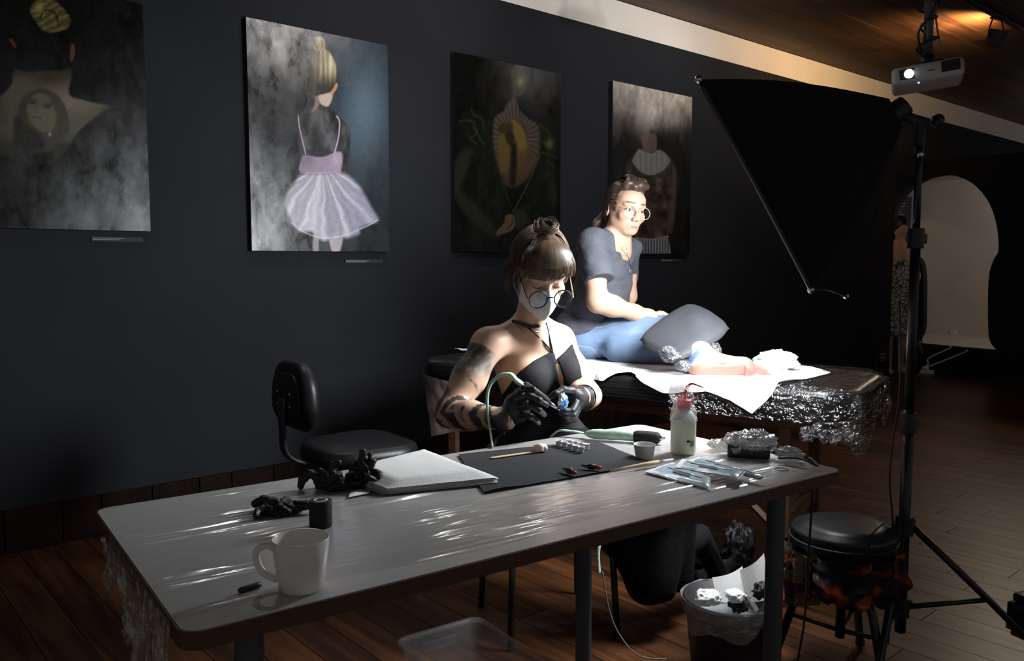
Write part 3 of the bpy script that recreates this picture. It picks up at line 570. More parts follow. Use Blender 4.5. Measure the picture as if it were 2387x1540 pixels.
crumpled_glove(tp(772, 1140), (.075, .05, .046), 18, [[(-.02, 0, .02), (-.045, 0, .034), (-.062, -.004, .022), (-.066, -.008, .008)], [(.0, 0, .03), (.006, .004, .055), (.016, 0, .060)], [(.03, 0, .012), (.05, -.004, .014), (.062, -.006, .016)]], 5, 'glossy crumpled black glove with one finger arched, beside the towels')
crumpled_glove(tp(655, 1194), (.085, .05, .026), 18, [[(-.02, .01, .018), (-.04, .014, .022), (-.056, .012, .014)], [(-.02, -.01, .014), (-.034, -.03, .012), (-.036, -.045, .009)], [(.03, 0, .014), (.055, -.004, .016), (.075, -.002, .014)]], 8, 'limp black glove lying flat behind the bandage roll')
# paper towels
M_pap = mat('white_paper_towel', (.85, .85, .84), .9, spec=.2, bump=((260, 260, 260), .35, .002))
qL, qB, qR, qF = tp(803, 1094, .762), tp(990, 1040, .765), tp(1160, 1104, .755), tp(903, 1150, .735); tw = thing('paper_towel_stack', 'thick stack of folded white paper towels beside the black mat', 'paper towels', ((qL + qR)/2)*[1, 1, 0] + [0, 0, TZ])
for k in range(11):
    f = k/10; jit = [RNG.uniform(-.005, .005, 2) for _ in range(4)]
    def fn(u, v, f=f, jit=jit):
        c = [np.array([*(q[:2] + j*(1.4 - f)), 0]) for q, j in zip((qL, qB, qR, qF), jit)]; p = ((1 - u)*(1 - v))[:, None]*c[0] + ((1 - u)*v)[:, None]*c[1] + (u*v)[:, None]*c[2] + (u*(1 - v))[:, None]*c[3]
        e = np.minimum(np.minimum(u, 1 - u), np.minimum(v, 1 - v)); hgt = .042*(1 - .35*u)*(.55 + .45*sm(0, .14, e)) if f > 0 else .001 + 0*u
        hgt = np.maximum(f*hgt, .0018 + .0006*f*10*.35) ; p[:, 2] = TZ + .0015 + hgt + .0012*vnoise(np.stack([u*6, v*6], 1), 1, 30 + k)*f; return p
    obj('towel', grid(fn, 22, 22), M_pap, tw)
lp = tp(838, 1153); obj_ = tag(obj('paper_scrap', grid(lambda u, v: np.column_stack([lp[0] + (u - .5)*.05 + (v - .5)*.02, lp[1] + (v - .5)*.03, TZ + .0045 + .003*np.sin(u*5)*v]), 8, 6), M_pap), 'small white paper scrap tucked under the crumpled gloves', 'paper')
# black mat
M_mat = mat('black_drape_sheet', (.020, .021, .026), .85, spec=.3, bump=((150, 150, 150), .25, .002)); mq = [tp(1068, 1062), tp(1386, 1029), tp(1520, 1083), tp(1128, 1152)]
def fmat(u, v):
    p = ((1 - u)*(1 - v))[:, None]*mq[0] + (u*(1 - v))[:, None]*mq[1] + (u*v)[:, None]*mq[2] + ((1 - u)*v)[:, None]*mq[3]
    p[:, 2] = TZ + .0045 + .0012*vnoise(np.stack([u*7, v*9], 1), 1, 12) + .004*sm(.9, 1, v)*np.clip(np.sin(u*14), 0, 1)*sm(.35, .1, u); return p
tag(obj('work_mat', grid(fmat, 50, 34), M_mat), 'black cloth work mat spread in front of the tattoo artist', 'mat')
ZM = TZ + .0055
M_wd = mat('pale_wood', (.62, .46, .26), .6, var=((20, 20, 20), .15)); a, b = tp(1157, 1066, ZM + .001), tp(1256, 1052, ZM + .001)
sp = thing('wooden_spatula', 'flat wooden spatula stick loaded with petroleum jelly on the black mat', 'spatula', (a + b)/2); L = np.linalg.norm(b - a); ang = math.atan2(b[1] - a[1], b[0] - a[0])
obj('stick', prism([(x, y) for x, y in rrect(L + .03, .013, .006)], -.0006, .0010, rotz(ang), (a + b)/2 + [0, 0, .0008]), M_wd, sp, False)
f = Field(b - [.03, .03, .006], b + [.04, .03, .035], .0016)
for k in range(14): f.ell(b + np.array([RNG.uniform(-.008, .018), RNG.uniform(-.012, .012), RNG.uniform(.003, .016)]), RNG.uniform(.005, .009), k=.004)
f.F = np.maximum(f.F, b[2] + .001 - f.coords()[2]); obj('jelly', f.mesh(1), mat('petroleum_jelly', (.78, .77, .70), .18, spec=.6, Subsurface_Weight=.3), sp)
# ink caps
M_cap = mat('ink_cap_plastic', (.78, .78, .80), .35); inks = [(.01, .02, .12), (.02, .03, .06), (.6, .6, .6), (.05, .06, .08), (.45, .04, .06), (.6, .6, .58), (.03, .03, .05), (.35, .08, .1), (.55, .56, .6)]
cp = [(1290, 290), (1345, 303), (1395, 281), (1404, 321), (1448, 296), (1458, 337), (1512, 352), (1508, 311), (1562, 322)]
for k, (cx, cy) in enumerate(cp):
    b = tp(1000 + cx/4.2625, 960 + cy/4.2625 + 11, ZM); t = thing('ink_cap', 'white ink cap filled with %s ink in the cluster on the mat' % ('dark blue', 'black', 'white', 'black', 'red', 'white', 'black', 'red', 'white')[k], 'ink cap', b, 0, 'ink caps clustered on the mat')
    obj('cup', lathe([(0, 0), (.0070, 0), (.0072, .0010), (.0084, .0130), (.0092, .0138), (.0092, .015), (.0076, .015), (.006, .004), (0, .004)], 16, b, caps=False), M_cap, t)
    obj('ink', lathe([(0, .0138), (.0074, .0138)], 16, b, caps=False), mat('ink_%d' % k, inks[k], .1), t)
# needle cartridges
def cartridge(x0, y0, x1, y1, cols, lab):
    a, b = tp(x0, y0, ZM + .007), tp(x1, y1, ZM + .007); d = (b - a)/np.linalg.norm(b - a); L = np.linalg.norm(b - a); t = thing('needle_cartridge', lab, 'cartridge', (a + b)/2 - [0, 0, .007], 0, 'needle cartridges on the mat')
    obj('tip', tube([a, a + d*L*.38], [.0022, .0058], 10), cols[0], t); obj('barrel', tube([a + d*L*.36, a + d*L*.45, a + d*L*.68], [.0066, .0072, .0062], 10), cols[1], t); obj('plug', tube([a + d*L*.66, a + d*L*.9, a + d*L], [.005, .0052, .0018], 10), cols[2], t)
cartridge(1312, 1091, 1343, 1103, (mat('amber_plastic', (.10, .07, .02), .2), mat('dark_olive_plastic', (.03, .03, .012), .25), mat('rust_plastic', (.18, .03, .015), .4)), 'amber and rust needle cartridge lying on the black mat')
cartridge(1355, 1084, 1402, 1090, (mat('teal_clear_plastic', (.10, .22, .26), .15), M_blackp, mat('red_plastic', (.5, .03, .03), .35)), 'needle cartridge with a teal tip and red plug on the mat')
# paper cup
b = tp(1502, 1067); t = thing('paper_cup', 'small shallow white paper cup at the edge of the black mat', 'cup', b)
obj('cup', lathe([(0, .001), (.0225, 0), (.0225, .003), (.0275, .034), (.0285, .0355), (.0275, .0365), (.0265, .035), (.0215, .005), (0, .005)], 32, b, caps=False), mat('white_waxed_paper', (.66, .65, .64), .55), t)
# brush
a, b = tp(1421, 1097, ZM + .003), tp(1536, 1076, ZM + .006); t = thing('paint_brush', 'pale wooden stick brush lying half on the black mat', 'brush', (a + b)/2 - [0, 0, .005]); d = (b - a)
obj('handle', tube([a + d*k for k in (0, .3, .7, 1)], [.0015, .0036, .0052, .0048], 10), M_wd, t); obj('head', tube([b, b + d*.12, b + d*.3], [.0055, .005, .003], 10, flat=.6), M_cap, t)
# spare tattoo machine in a green sleeve
M_slv = mat('mint_sleeve_film', (.46, .66, .52), .35, spec=.5, bump=((70, 70, 70), .6, .004)); M_grip = mat('black_grip_wrap', (.012, .012, .012), .8, bump=((260, 260, 260), .6, .003))
a, b = tp(1362, 1010, TZ + .016), tp(1545, 1021, TZ + .018); t = thing('tattoo_machine', 'tattoo machine in a mint green sleeve with black grip, lying on the table', 'tattoo machine', (a + b)/2 - [0, 0, .018]); d = b - a
P = [a + d*k for k in np.linspace(0, .66, 14)]; R = [.004, .010, .014, .0155, .016, .015, .0155, .0165, .0155, .0145, .014, .0145, .0135, .014]
g = tube(P, R, 14); g = (g[0] + .0022*vnoise(g[0], 55, 4, 2)[:, None]*np.array([.3, .3, 1]), g[1]); g[0][:, 2] = np.maximum(g[0][:, 2], TZ + .0045); obj('sleeve', g, M_slv, t)
obj('grip', tube([a + d*k for k in (.64, .68, .82, .93, .96)], [.014, .0175, .0178, .0165, .013], 18), M_grip, t); obj('tube_tip', tube([a + d*.95, a + d*1.0, a + d*1.03], [.011, .0075, .003], 12), M_steel, t)
# wash bottle
b = tp(1592, 1056); t = thing('wash_bottle', 'plastic wash bottle of pale yellow liquid with red bent spout', 'bottle', b); r = .0325
M_bot = mat('milky_bottle', (.84, .87, .84), .3, Transmission_Weight=.35, IOR=1.2, Alpha=1.0)
obj('bottle_body', lathe([(0, 0), (r - .004, 0), (r, .005), (r, .088), (r - .003, .100), (r - .012, .112), (.015, .118), (.015, .124), (0, .124)], 28, b, caps=False), mat('milky_plastic', (.70, .74, .68), .3, spec=.5), t)
obj('liquid', lathe([(r + .0004, .006), (r + .0004, .082)], 28, b, caps=False), mat('pale_yellow_liquid', (.70, .73, .55), .3, spec=.5), t, label='pale yellow liquid level')
obj('cap', lathe([(0, .119), (.0185, .119), (.0185, .140), (.016, .143), (0, .143)], 24, b, caps=False), mat('red_cap', (.62, .012, .035), .35), t, label='red screw cap')
rt = np.array([CY, -SY, 0.]); sp_ = [b + rt*x + [0, 0, z] for x, z in ((.003, .14), (.004, .162), (.009, .177), (.020, .184), (.034, .180), (.050, .174))]; obj('spout', tube(crom(sp_, 5), np.linspace(.0042, .0016, 26), 8), MATS['red_cap'], t, label='red bent spout tube')
dn = np.array([-SY, -CY, 0.])*(r + .001); obj('pen_mark', join(box(b + dn + rt*.006 + [0, 0, .038], (.008, .0012, .005), rotz(-YAW)), box(b + dn*.97 + rt*.014 + [0, 0, .032], (.002, .0012, .016), rotz(-YAW)), box(b + dn*.93 + rt*.019 + [0, 0, .033], (.002, .0012, .014), rotz(-YAW))), M_blackp, t, False)
M_bag = film('bag_film', .22, .14, (90, 90, 90), 1.0, .012, body=.12)
def fbag(u, v):
    a = u*2*np.pi; z = .086 + v*.098; rr = np.interp(v, [0, .25, .45, .7, 1], [r + .002, r, .026, .032, .020])*(1 + .12*vnoise(np.stack([np.cos(a)*3 + 4, np.sin(a)*3 + 4, v*5], 1), 1.3, 7, 2)); off = -.012*sm(.3, 1, v)
    return np.column_stack([b[0] + rr*np.cos(a) + off*CY, b[1] + rr*np.sin(a) - off*SY, b[2] + z])
obj('plastic_bag_cover', grid(fbag, 48, 30), M_bag, t, label='crinkled clear bag around the neck')
# wrapped power unit
pb = tp(1744, 1064); th = math.radians(-41 - 14); t = thing('power_supply', 'black power unit wrapped in crinkled clear film at the table end', 'power supply', pb, th); RB = rotz(th)
obj('case', box(pb + [0, 0, .019], (.105, .060, .034), RB, .004, 2), mat('dark_case', (.016, .016, .018), .35), t, auto=40)
M_filmc = film('crinkled_film', .50, .14, (70, 70, 70), 1.0, .02, body=.25)
def crumple(c, rad, seed, amp=.35, nu=56, nv=34, R=None, flatten=None, sc=5.):
    def fn(u, v):
        a = u*2*np.pi; e = (v - .5)*np.pi; d = np.stack([np.cos(e)*np.cos(a), np.cos(e)*np.sin(a), np.sin(e)], 1); n = vnoise(d*2 + 5, sc*.3, seed, 2); n2 = np.abs(vnoise(d*2 + 9, sc*.9, seed + 3, 2))
        p = d*(1 + amp*n - amp*.8*n2)[:, None]*np.asarray(rad); p = p if R is None else p @ np.asarray(R).T; p = p + np.asarray(c)
        if flatten is not None: p[:, 2] = np.maximum(p[:, 2], flatten + .0012)
        return p
    return grid(fn, nu, nv)
obj('film_wrap', crumple(pb + [0, 0, .034], (.066, .042, .036), 2, .4, 90, 50, RB, TZ + .004), M_filmc, t)
obj('film_end', crumple(tp(1838, 1058, TZ + .018), (.034, .022, .018), 4, .45, R=RB, flatten=TZ + .004), M_filmc, t); obj('film_end', crumple(tp(1680, 1035, TZ + .016), (.038, .020, .014), 6, .5, R=rotz(th + .3), flatten=TZ + .004), M_filmc, t); obj('film_tail', crumple(tp(1850, 1082, TZ + .005), (.028, .010, .005), 9, .6, R=rotz(th - .5), flatten=TZ + .003), M_filmc, t)
cpts = [tp(1815, 1068, TZ + .014), tp(1862, 1068, TZ + .02), tp(1905, 1085, TZ + .012), T(1.545, .11, TZ + .004), T(1.556, .105, TZ - .06), T(1.557, .11, .5), T(1.55, .12, .25), T(1.5, .16, .03), T(1.3, .3, .006)]
tag(obj('power_cable', tube(crom(cpts, 8), .0028, 8), M_blackp), 'thin black cable running from the wrapped unit over the table edge', 'cable')
# sterile pouches
M_pblue = mat('pouch_blue_film', (.48, .65, .74), .2, spec=.6, var=((30, 30, 30), .15)); M_pw = mat('pouch_paper', (.78, .80, .84), .5)
def pouch(pts, dz, seed, lab, tilt=0):
    q = [tp(x, y, TZ + .004 + z) for (x, y), z in zip(pts, dz)]; t = thing('sterile_pouch', lab, 'pouch', sum(q)/4*np.array([1, 1, 0]) + [0, 0, TZ], 0, 'sterile pouches on the table')
    def fn(u, v, off=0., bulge=.004):
        p = ((1 - u)*(1 - v))[:, None]*q[0] + (u*(1 - v))[:, None]*q[1] + (u*v)[:, None]*q[2] + ((1 - u)*v)[:, None]*q[3]; e = sm(0, .25, np.minimum(v, 1 - v))*sm(0, .1, np.minimum(u, 1 - u)); p[:, 2] += off + bulge*e + .0012*vnoise(np.stack([u*8, v*6], 1), 1, seed); return p
    obj('paper_back', grid(lambda u, v: fn(u, v, 0, -.0005), 16, 10), M_pw, t); obj('film_front', grid(lambda u, v: fn(.1 + u*.87, .03 + v*.94, .0012, .005), 20, 12), M_pblue, t)
    obj('tool_inside', tube([fn(np.array([k]), np.array([.5]), .004, .002)[0] for k in (.2, .5, .85)], [.0018, .0022, .0014], 8), M_steel, t)
    obj('seal_strip', grid(lambda u, v: fn(u*.1, v, .0016, .0), 4, 10), M_pw, t); obj('print_mark', grid(lambda u, v: fn(.35 + u*.3, .3 + v*.12, .008, .0), 6, 3), mat('pouch_print', (.05, .09, .14), .5), t)
pouch([(1502, 1100), (1656, 1141), (1656, 1112), (1566, 1078)], (0, 0, .008, 0), 1, 'pale blue sterile pouch with white sealed end lying flat'); pouch([(1572, 1090), (1722, 1116), (1740, 1098), (1590, 1070)], (.008, .016, .018, .008), 2, 'pale blue sterile pouch lying over another, with dark print'); pouch([(1600, 1074), (1772, 1119), (1787, 1112), (1628, 1066)], (.016, .008, .012, .014), 3, 'narrow blue sterile pouch tilted up on the others')
a, b = tp(556, 1384), tp(608, 1368); tag(obj('marker_pen', tube([a + [0, 0, .005], a*.9 + b*.1 + [0, 0, .005], b*.8 + a*.2 + [0, 0, .005], b + [0, 0, .005]], [.003, .0045, .0045, .004], 10), M_blackp), 'short black pen lying beside the white mug', 'pen')
# ---------------------------------------------------------------- people
RCW = np.array([[CY, SY, 0], [-SY, CY, 0], [0, 0, 1.]])
def bounds(pts, pad): p = np.array(pts); return p.min(0) - pad, p.max(0) + pad
def hit(f, x, y, d0, d1, off=.0, F=None):
    """first point of the field met along a sight line between two distances"""
    F = f.F if F is None else F
    for d in np.arange(d0, d1, .002):
        p = px(x, y, d); i = np.round((p - f.lo)/f.h).astype(int)
        if (i >= 0).all() and (i < f.n).all() and F[tuple(i)] < 0: return px(x, y, d - off)
    return px(x, y, (d0 + d1)/2)
M_skin = mat('skin', vcol=True, rough=.48, spec=.4, Subsurface_Weight=.12, Subsurface_Radius=(.012, .005, .003), Subsurface_Scale=.6)
M_hair = mat('hair', vcol=True, rough=.42, spec=.5, bump=((30, 30, 30), .2, .004))
def head_frame(c, yaw, pitch, roll):
    R = RCW @ rotz(math.radians(yaw)) @ rotx(math.radians(pitch)) @ roty(math.radians(roll)); c = np.asarray(c)
    return R, (lambda *p: c + R @ np.array(p, float)), (lambda P: (np.atleast_2d(P) - c) @ R)
def head_sdf(f, R, L, jaw=1., closed=False, nose=1., chin=0.):
    f.ell(L(0, .018, .034), (.074, .094, .088), R, .02); f.ell(L(0, -.030, -.030 + chin*.5), (.062*jaw, .062, .082 - chin*.5), R, .03); f.ell(L(0, -.050, .045), (.060, .045, .045), R, .02)
    f.ell(L(0, -.066, -.092 + chin), (.024*jaw, .024, .022), R, .03); f.cap(L(-.048*jaw, -.010, -.07 + chin), L(-.016, -.062, -.098 + chin), .016, .016, .03); f.cap(L(.048*jaw, -.010, -.07 + chin), L(.016, -.062, -.098 + chin), .016, .016, .03)
    for s in (-1, 1):
        f.ell(L(s*.042, -.068, -.022), (.020, .016, .016), R, .025); f.cap(L(s*.014, -.090, .028), L(s*.046, -.076, .026), .008, .007, .014)
        f.ell(L(s*.031, -.100, .004), (.017, .014, .011), R, .012, 'cut'); f.ell(L(s*.031, -.0755, .004), (.0145, .0145, .0135), R, .004)
        f.ell(L(s*.0765, .012, -.006), (.007, .019, .031), R @ rotz(s*.35), .006); f.ell(L(s*.082, .008, -.004), (.004, .010, .018), R, .004, 'cut')
        f.ell(L(s*.0105, -.103, -.034), (.0085, .010, .0075), R, .008)
    f.cap(L(0, -.091, .010), L(0, -.092 - .019*nose, -.028*nose), .0070*nose, .0105*nose, .012); f.ell(L(0, -.092 - .020*nose, -.031*nose), (.0105*nose, .010*nose, .009*nose), R, .006)
    f.cap(L(-.018, -.089, -.060), L(.018, -.089, -.060), .0062, .0062, .008); f.cap(L(-.016, -.0885, -.070), L(.016, -.0885, -.070), .0075, .0075, .008); f.cap(L(-.022, -.0985, -.0648), L(.022, -.0985, -.0648), .0028, .0028, .004, 'cut')
def skin_paint(P, Linv, base, closed, lips=(.42, .15, .13)):
    """face colours in head space: lips, brows, eyes, warm cheeks"""
    C = np.tile(np.asarray(base, float), (len(P), 1)); q = Linv(P); x, y, z = q.T; ax = np.abs(x); front = y < -.04
    C *= (1 + .05*vnoise(P, 60, 2, 2))[:, None]
    def mix(col, m): C[:] = C*(1 - m[:, None]) + np.asarray(col)*m[:, None]
    mix((.55, .24, .17), .35*np.exp(-((ax - .045)/.018)**2 - ((z + .03)/.018)**2)*front); mix((.55, .25, .2), .3*np.exp(-(x/.012)**2 - ((z + .034)/.012)**2)*front)
    mix(lips, front*sm(.024, .017, ax)*sm(.013, .006, np.abs(z + .0655 + .0)) * .8); mix((.16, .05, .05), front*sm(.024, .018, ax)*sm(.0032, .001, np.abs(z + .0648))*.9)
    br = np.abs(z - (.0285 + .006*(1 - ((ax - .034)/.03)**2))); mix((.07, .04, .025), front*sm(.056, .046, ax)*sm(.010, .016, ax)*sm(.006, .0025, br)*.85)
    if closed: mix((.03, .015, .012), front*sm(.0035, .0012, np.abs(z + .0035 + .10*0 - 2.0*(ax - .031)**2*9))*sm(.048, .043, ax)*sm(.014, .018, ax)); mix((.5, .26, .2), front*np.exp(-((ax - .031)/.014)**2 - ((z - .006)/.009)**2)*.4)
    else:
        e = ((ax - .031)/.0145)**2 + ((z - .003)/.0058)**2; mix((.40, .36, .34), front*sm(1.1, .8, e)); mix((.035, .02, .012), front*sm(.0062, .0048, np.hypot(ax - .031, z - .0035))*sm(1.15, .9, e)); mix((.03, .018, .014), front*sm(.55, .15, np.abs(e - 1.15))*(z > .002)); mix((.3, .15, .12), front*sm(.4, .1, np.abs(e - 1.2))*(z <= .002)*.5)
    return C
def strands(L, n, seed, r, path):
    """many fine hair strands joined to one mesh; path(k, rng) gives points in head space"""
    rg = np.random.default_rng(seed); V, Fs, m = [], [], 0
    for k in range(n):
        P = np.array([L(*p) for p in path(k, rg)]); P = crom(P, 4); g = tube(P, np.linspace(r, r*.35, len(P)), 4, False); V.append(g[0]); Fs += [[i + m for i in q] for q in g[1]]; m += len(g[0])
    return np.concatenate(V), Fs
def hairmesh(f, extra, Linv, base, seed, crown, sm_=2):
    V, Q = f.mesh(sm_); V = np.concatenate([V, extra[0]]); n = len(V) - len(extra[0]); Fs = Q.tolist() + [[i + n for i in q] for q in extra[1]]
    q = Linv(V) - np.asarray(crown); ph = np.arctan2(q[:, 0], -q[:, 1]); th = np.hypot(q[:, 0], q[:, 1]); s = vnoise(np.stack([np.cos(ph)*14 + 20, np.sin(ph)*14 + 20, th*10], 1), 1, seed, 3)
    return (V, Fs), np.clip(np.asarray(base)[None]*(1 + .9*s)[:, None], .004, 1)

# ---- the tattoo artist
hc = px(1259, 631, 2.545); R, L, Li = head_frame(hc, 16, 33, -2)
J = dict(neck=px(1232, 762, 2.66), rs=px(1138, 802, 2.58), ls=px(1305, 792, 2.74), re=px(1048, 962, 2.47), rw=px(1176, 977, 2.335), le=px(1374, 922, 2.66), lw=px(1352, 926, 2.47))
ch, wa, pe = px(1243, 850, 2.70), px(1256, 945, 2.74), px(1268, 1030, 2.76)
lo, hi = bounds([*J.values(), L(0, 0, .16), L(-.09, .1, 0), pe - [0.12, .12, .14], pe + .12, ch - .15, ch + .15], .08); f = Field(lo, hi, .0035)
head_sdf(f, R, L, .96, True); f.cap(L(0, .030, -.045), J['neck'], .043, .045, .03); f.cap(L(0, -.01, -.07), px(1245, 770, 2.62), .036, .040, .03)
Rt = RCW @ rotz(math.radians(16))
f.ell(ch, (.128, .092, .155), Rt, .05); f.ell(wa, (.115, .088, .12), Rt, .05); f.ell(pe, (.155, .12, .11), Rt, .05); f.cap(J['rs'], J['ls'], .044, .042, .04); f.cap(px(1235, 745, 2.66), J['rs'], .028, .036, .03); f.cap(px(1245, 745, 2.68), J['ls'], .028, .034, .03)
f.ell(px(1236, 882, 2.615), (.062, .055, .060), Rt, .03); f.ell(px(1318, 872, 2.66), (.060, .055, .060), Rt, .03)
mid = (J['rs'] + J['re'])/2; f.chain([J['rs'], mid, J['re']], [.049, .050, .042], .03); f.chain([J['re'], J['re']*.6 + J['rw']*.4, J['rw'], px(1205, 945, 2.33)], [.043, .042, .030, .024], .02)
mid = (J['ls'] + J['le'])/2; f.chain([J['ls'], mid, J['le']], [.041, .038, .035], .03); f.chain([J['le'], J['le']*.6 + J['lw']*.4, J['lw'], px(1338, 928, 2.43)], [.038, .040, .029, .024], .02)
V, Q = f.mesh(3); P2 = proj(V); X2, Y2 = P2.T
base = np.array([.66, .43, .31]); C = skin_paint(V, Li, base, True)
def limb(V, a, b): ba = b - a; t = np.clip((V - a) @ ba/(ba @ ba), -.2, 1.2); return t, np.linalg.norm(V - a - t[:, None]*ba, axis=1)
tu, du = limb(V, J['rs'], J['re']); tf, df = limb(V, J['re'], J['rw']); arm = (du < .066) & (tu > .12)
onu = arm & (tu < 1.02); onf = (df < .055) & (tf > -.15)
w = V + .05*np.stack([vnoise(V, 9, s, 2) for s in (51, 52, 53)], 1); fig = vnoise(w, 38, 55, 3); sw = np.sin((w @ np.array([34., 20., 60.])) + 5*vnoise(V, 7, 57, 2))
ax_ = (J['rs'] - J['re'])/np.linalg.norm(J['rs'] - J['re']); rad = np.arctan2((V - J['rs']) @ RCW[:, 0], -((V - J['rs']) @ RCW[:, 1]))
patch = np.exp(-((X2 - 1105)/48)**6 - ((Y2 - 815)/64)**6)
m = onu*patch*.92; shade = np.clip(.42 + 1.7*fig, .04, 1.5)[:, None]*np.array([.17, .21, .18]); C = C*(1 - m[:, None]) + shade*m[:, None]
m = onu*sm(.45, .6, tu)*sm(.15, .45, fig + .15*sw)*.85; C = C*(1 - m[:, None]) + np.array([.035, .04, .038])*m[:, None]
wv = V + .035*np.stack([vnoise(V, 14, s, 2) for s in (71, 72, 73)], 1); band = np.sin(15*vnoise(wv, 9, 61, 2) + 7*tf + 1.2*np.sin(rad*2)) + .35*np.sin(40*vnoise(wv, 11, 63, 1)); m = np.maximum(onf*sm(-.3, .05, tf), onu*sm(.80, .95, tu)*(du < .06))*np.clip(sm(-.2, .2, band + .2), 0, 1)*.93; C = C*(1 - m[:, None]) + np.array([.022, .024, .026])*m[:, None]
teal = poly_m(X2, Y2, [(1266, 760), (1284, 772), (1281, 812), (1262, 785)], 2.5)*(V @ (RCW @ np.array([0, 1., 0])) < 2.75); C = C*(1 - .55*teal[:, None]) + np.array([.42, .62, .55])*.55*teal[:, None]
for pl_ in ([(1300, 742), (1318, 747), (1338, 743)], [(1305, 752), (1322, 755), (1342, 751)]): d_, _ = seg_d(X2, Y2, np.array(pl_, float)); m = sm(1.6, .6, d_)*(du > .2)*.7; C = C*(1 - m[:, None]) + np.array([.2, .14, .1])*m[:, None]
art = thing('person', 'person in a white face mask, black halter top and black gloves', 'person', (*px(1255, 1000, 2.72)[:2], 0), -YAW)
obj('body', (V, Q), M_skin, art, True, C)
# halter top: the torso a few millimetres outwards, cut along its neckline
M_top = mat('black_jersey', (.010, .010, .012), .8, spec=.3, bump=((90, 90, 90), .3, .003))
Xg, Yg, Zg = f.coords(); G = np.stack([Xg.ravel(), Yg.ravel(), Zg.ravel()], 1); near = np.flatnonzero(np.abs(f.F.ravel() - .004) < .02); gp = proj(G[near])
reg = np.full(f.F.size, 1., np.float32); msk = poly_m(gp[:, 0], gp[:, 1], [(1100, 1200), (1120, 1010), (1160, 935), (1182, 904), (1208, 868), (1245, 840), (1284, 819), (1293, 824), (1297, 850), (1302, 880), (1307, 908), (1314, 906), (1313, 880), (1306, 856), (1298, 836), (1318, 818), (1334, 800), (1352, 850), (1362, 905), (1400, 1200)], 6, False)
gd = G[near] @ (RCW @ np.array([0, 1., 0])); zc = G[near][:, 2]; msk = np.where(gd > 2.74, np.where(zc < .90, 1., 0.), msk)
for a, b, r in ((J['rs'], J['re'], .075), (J['re'], J['rw'], .07), (J['ls'] + [0, 0, -.03], J['le'], .058), (J['le'], J['lw'], .06)): _, dd = limb(G[near], a, b); msk = np.where((dd < r) & (zc > .72), 0, msk)
reg[near] = (.5 - msk)*.012; Fc = np.maximum(f.F - .004, reg.reshape(f.F.shape)); Fc = np.maximum(Fc, (.62 - Zg)); tv, tq = f.mesh(2, Fc); obj('halter_top', (tv, tq), M_top, art)
def onbody(pts, off=.003, d0=2.35, d1=2.9): return [hit(f, x, y, d0, d1, off) for x, y in pts]
for pts in ([(1289, 822), (1268, 798), (1245, 775), (1224, 758), (1208, 748)], [(1289, 822), (1283, 795), (1277, 768), (1273, 752)], [(1291, 824), (1294, 838), (1297, 846)]): obj('strap', tube(crom(onbody(pts), 5), .0026, 6), M_top, art)
bd = crom(onbody([(1197, 748), (1208, 752), (1222, 757), (1240, 761), (1256, 759)], .006), 6); V_, F_ = [], []
for p in bd[::1]: V_.append(sphere(p, .0058, 8, 6))
obj('bead_necklace', join(*V_), mat('dark_beads', (.022, .012, .016), .4), art); obj('necklace', tube(crom(onbody([(1203, 752), (1212, 758), (1226, 766), (1250, 772), (1276, 776), (1285, 755)]), 6), .0011, 5), mat('silver_chain', (.5, .5, .52), .3, 1.), art)
pn = onbody([(1205, 758), (1222, 773)], .005); obj('safety_pin', tube([pn[0], pn[1], pn[1] + [0.002, 0, -.003], pn[0] + [.003, 0, -.003]], .001, 5), M_steel, art)
# hair with fringe and a loose bun
h = Field(*bounds([L(-.12, -.13, -.09), L(.12, .13, .19), L(-.12, .13, .19), L(.12, -.13, -.09), L(.1, .13, -.08), L(-.1, -.13, .18)], .02), .003)
h.ell(L(0, .022, .040), (.086, .104, .094), R, .01); h.ell(L(0, -.052, .074), (.078, .055, .056), R, .02); h.ell(L(0, .05, -.03), (.068, .065, .06), R, .03)
h.ell(L(0, -.100, -.052), (.075, .085, .0905), R, .004, 'cut'); h.ell(L(0, -.04, -.09), (.09, .06, .07), R, .01, 'cut')
for s in (-1, 1): h.cap(L(s*.074, -.035, .03), L(s*.074, -.030, -.02), .012, .007, .01)
rg = np.random.default_rng(4)
for k in range(9): h.ell(L(rg.uniform(-.026, .036), rg.uniform(.0, .06), rg.uniform(.112, .130)), rg.uniform(.014, .022), R, .006)
def pth(k, rg):
    a = rg.uniform(-math.pi, math.pi); fr = abs(a) < 1.15; cx, cy, cz = .005, .012, .132; s = math.sin(a)*rg.uniform(.92, 1.02); c = math.cos(a)
    if fr: return [(cx, cy, cz + .004), (s*.045, cy - c*.055, .124), (s*.075, -.055 - c*.040, .095), (s*.086, -.066 - c*.044, .062), (s*.084 + rg.uniform(-.004, .004), -.064 - c*.044, .040 + rg.uniform(-.006, .006))]
    return [(cx, cy, cz + .006), (s*.05, cy - c*.06, .126), (s*.084, .018 - c*.096, .075), (s*.090, .022 - c*.104, .03), (s*.082 + rg.uniform(-.006, .006), .03 - c*.09, -.03 + rg.uniform(-.03, .01))]
def pbun(k, rg): a = rg.uniform(0, 6.28); r = rg.uniform(.02, .040); z = rg.uniform(.118, .146); return [(.006 + r*math.cos(a + t*.9), .028 + r*math.sin(a + t*.9), z + .012*math.sin(t*2 + a)) for t in range(4)]
def pwisp(k, rg): y0 = rg.uniform(.0, .06); return [(-.080, y0 - .01, .03), (-.090 - rg.uniform(0, .012), y0, -.01), (-.086 - rg.uniform(0, .018), y0 + .005, -.05), (-.080 - rg.uniform(0, .02), y0 + rg.uniform(-.01, .02), -.085)]
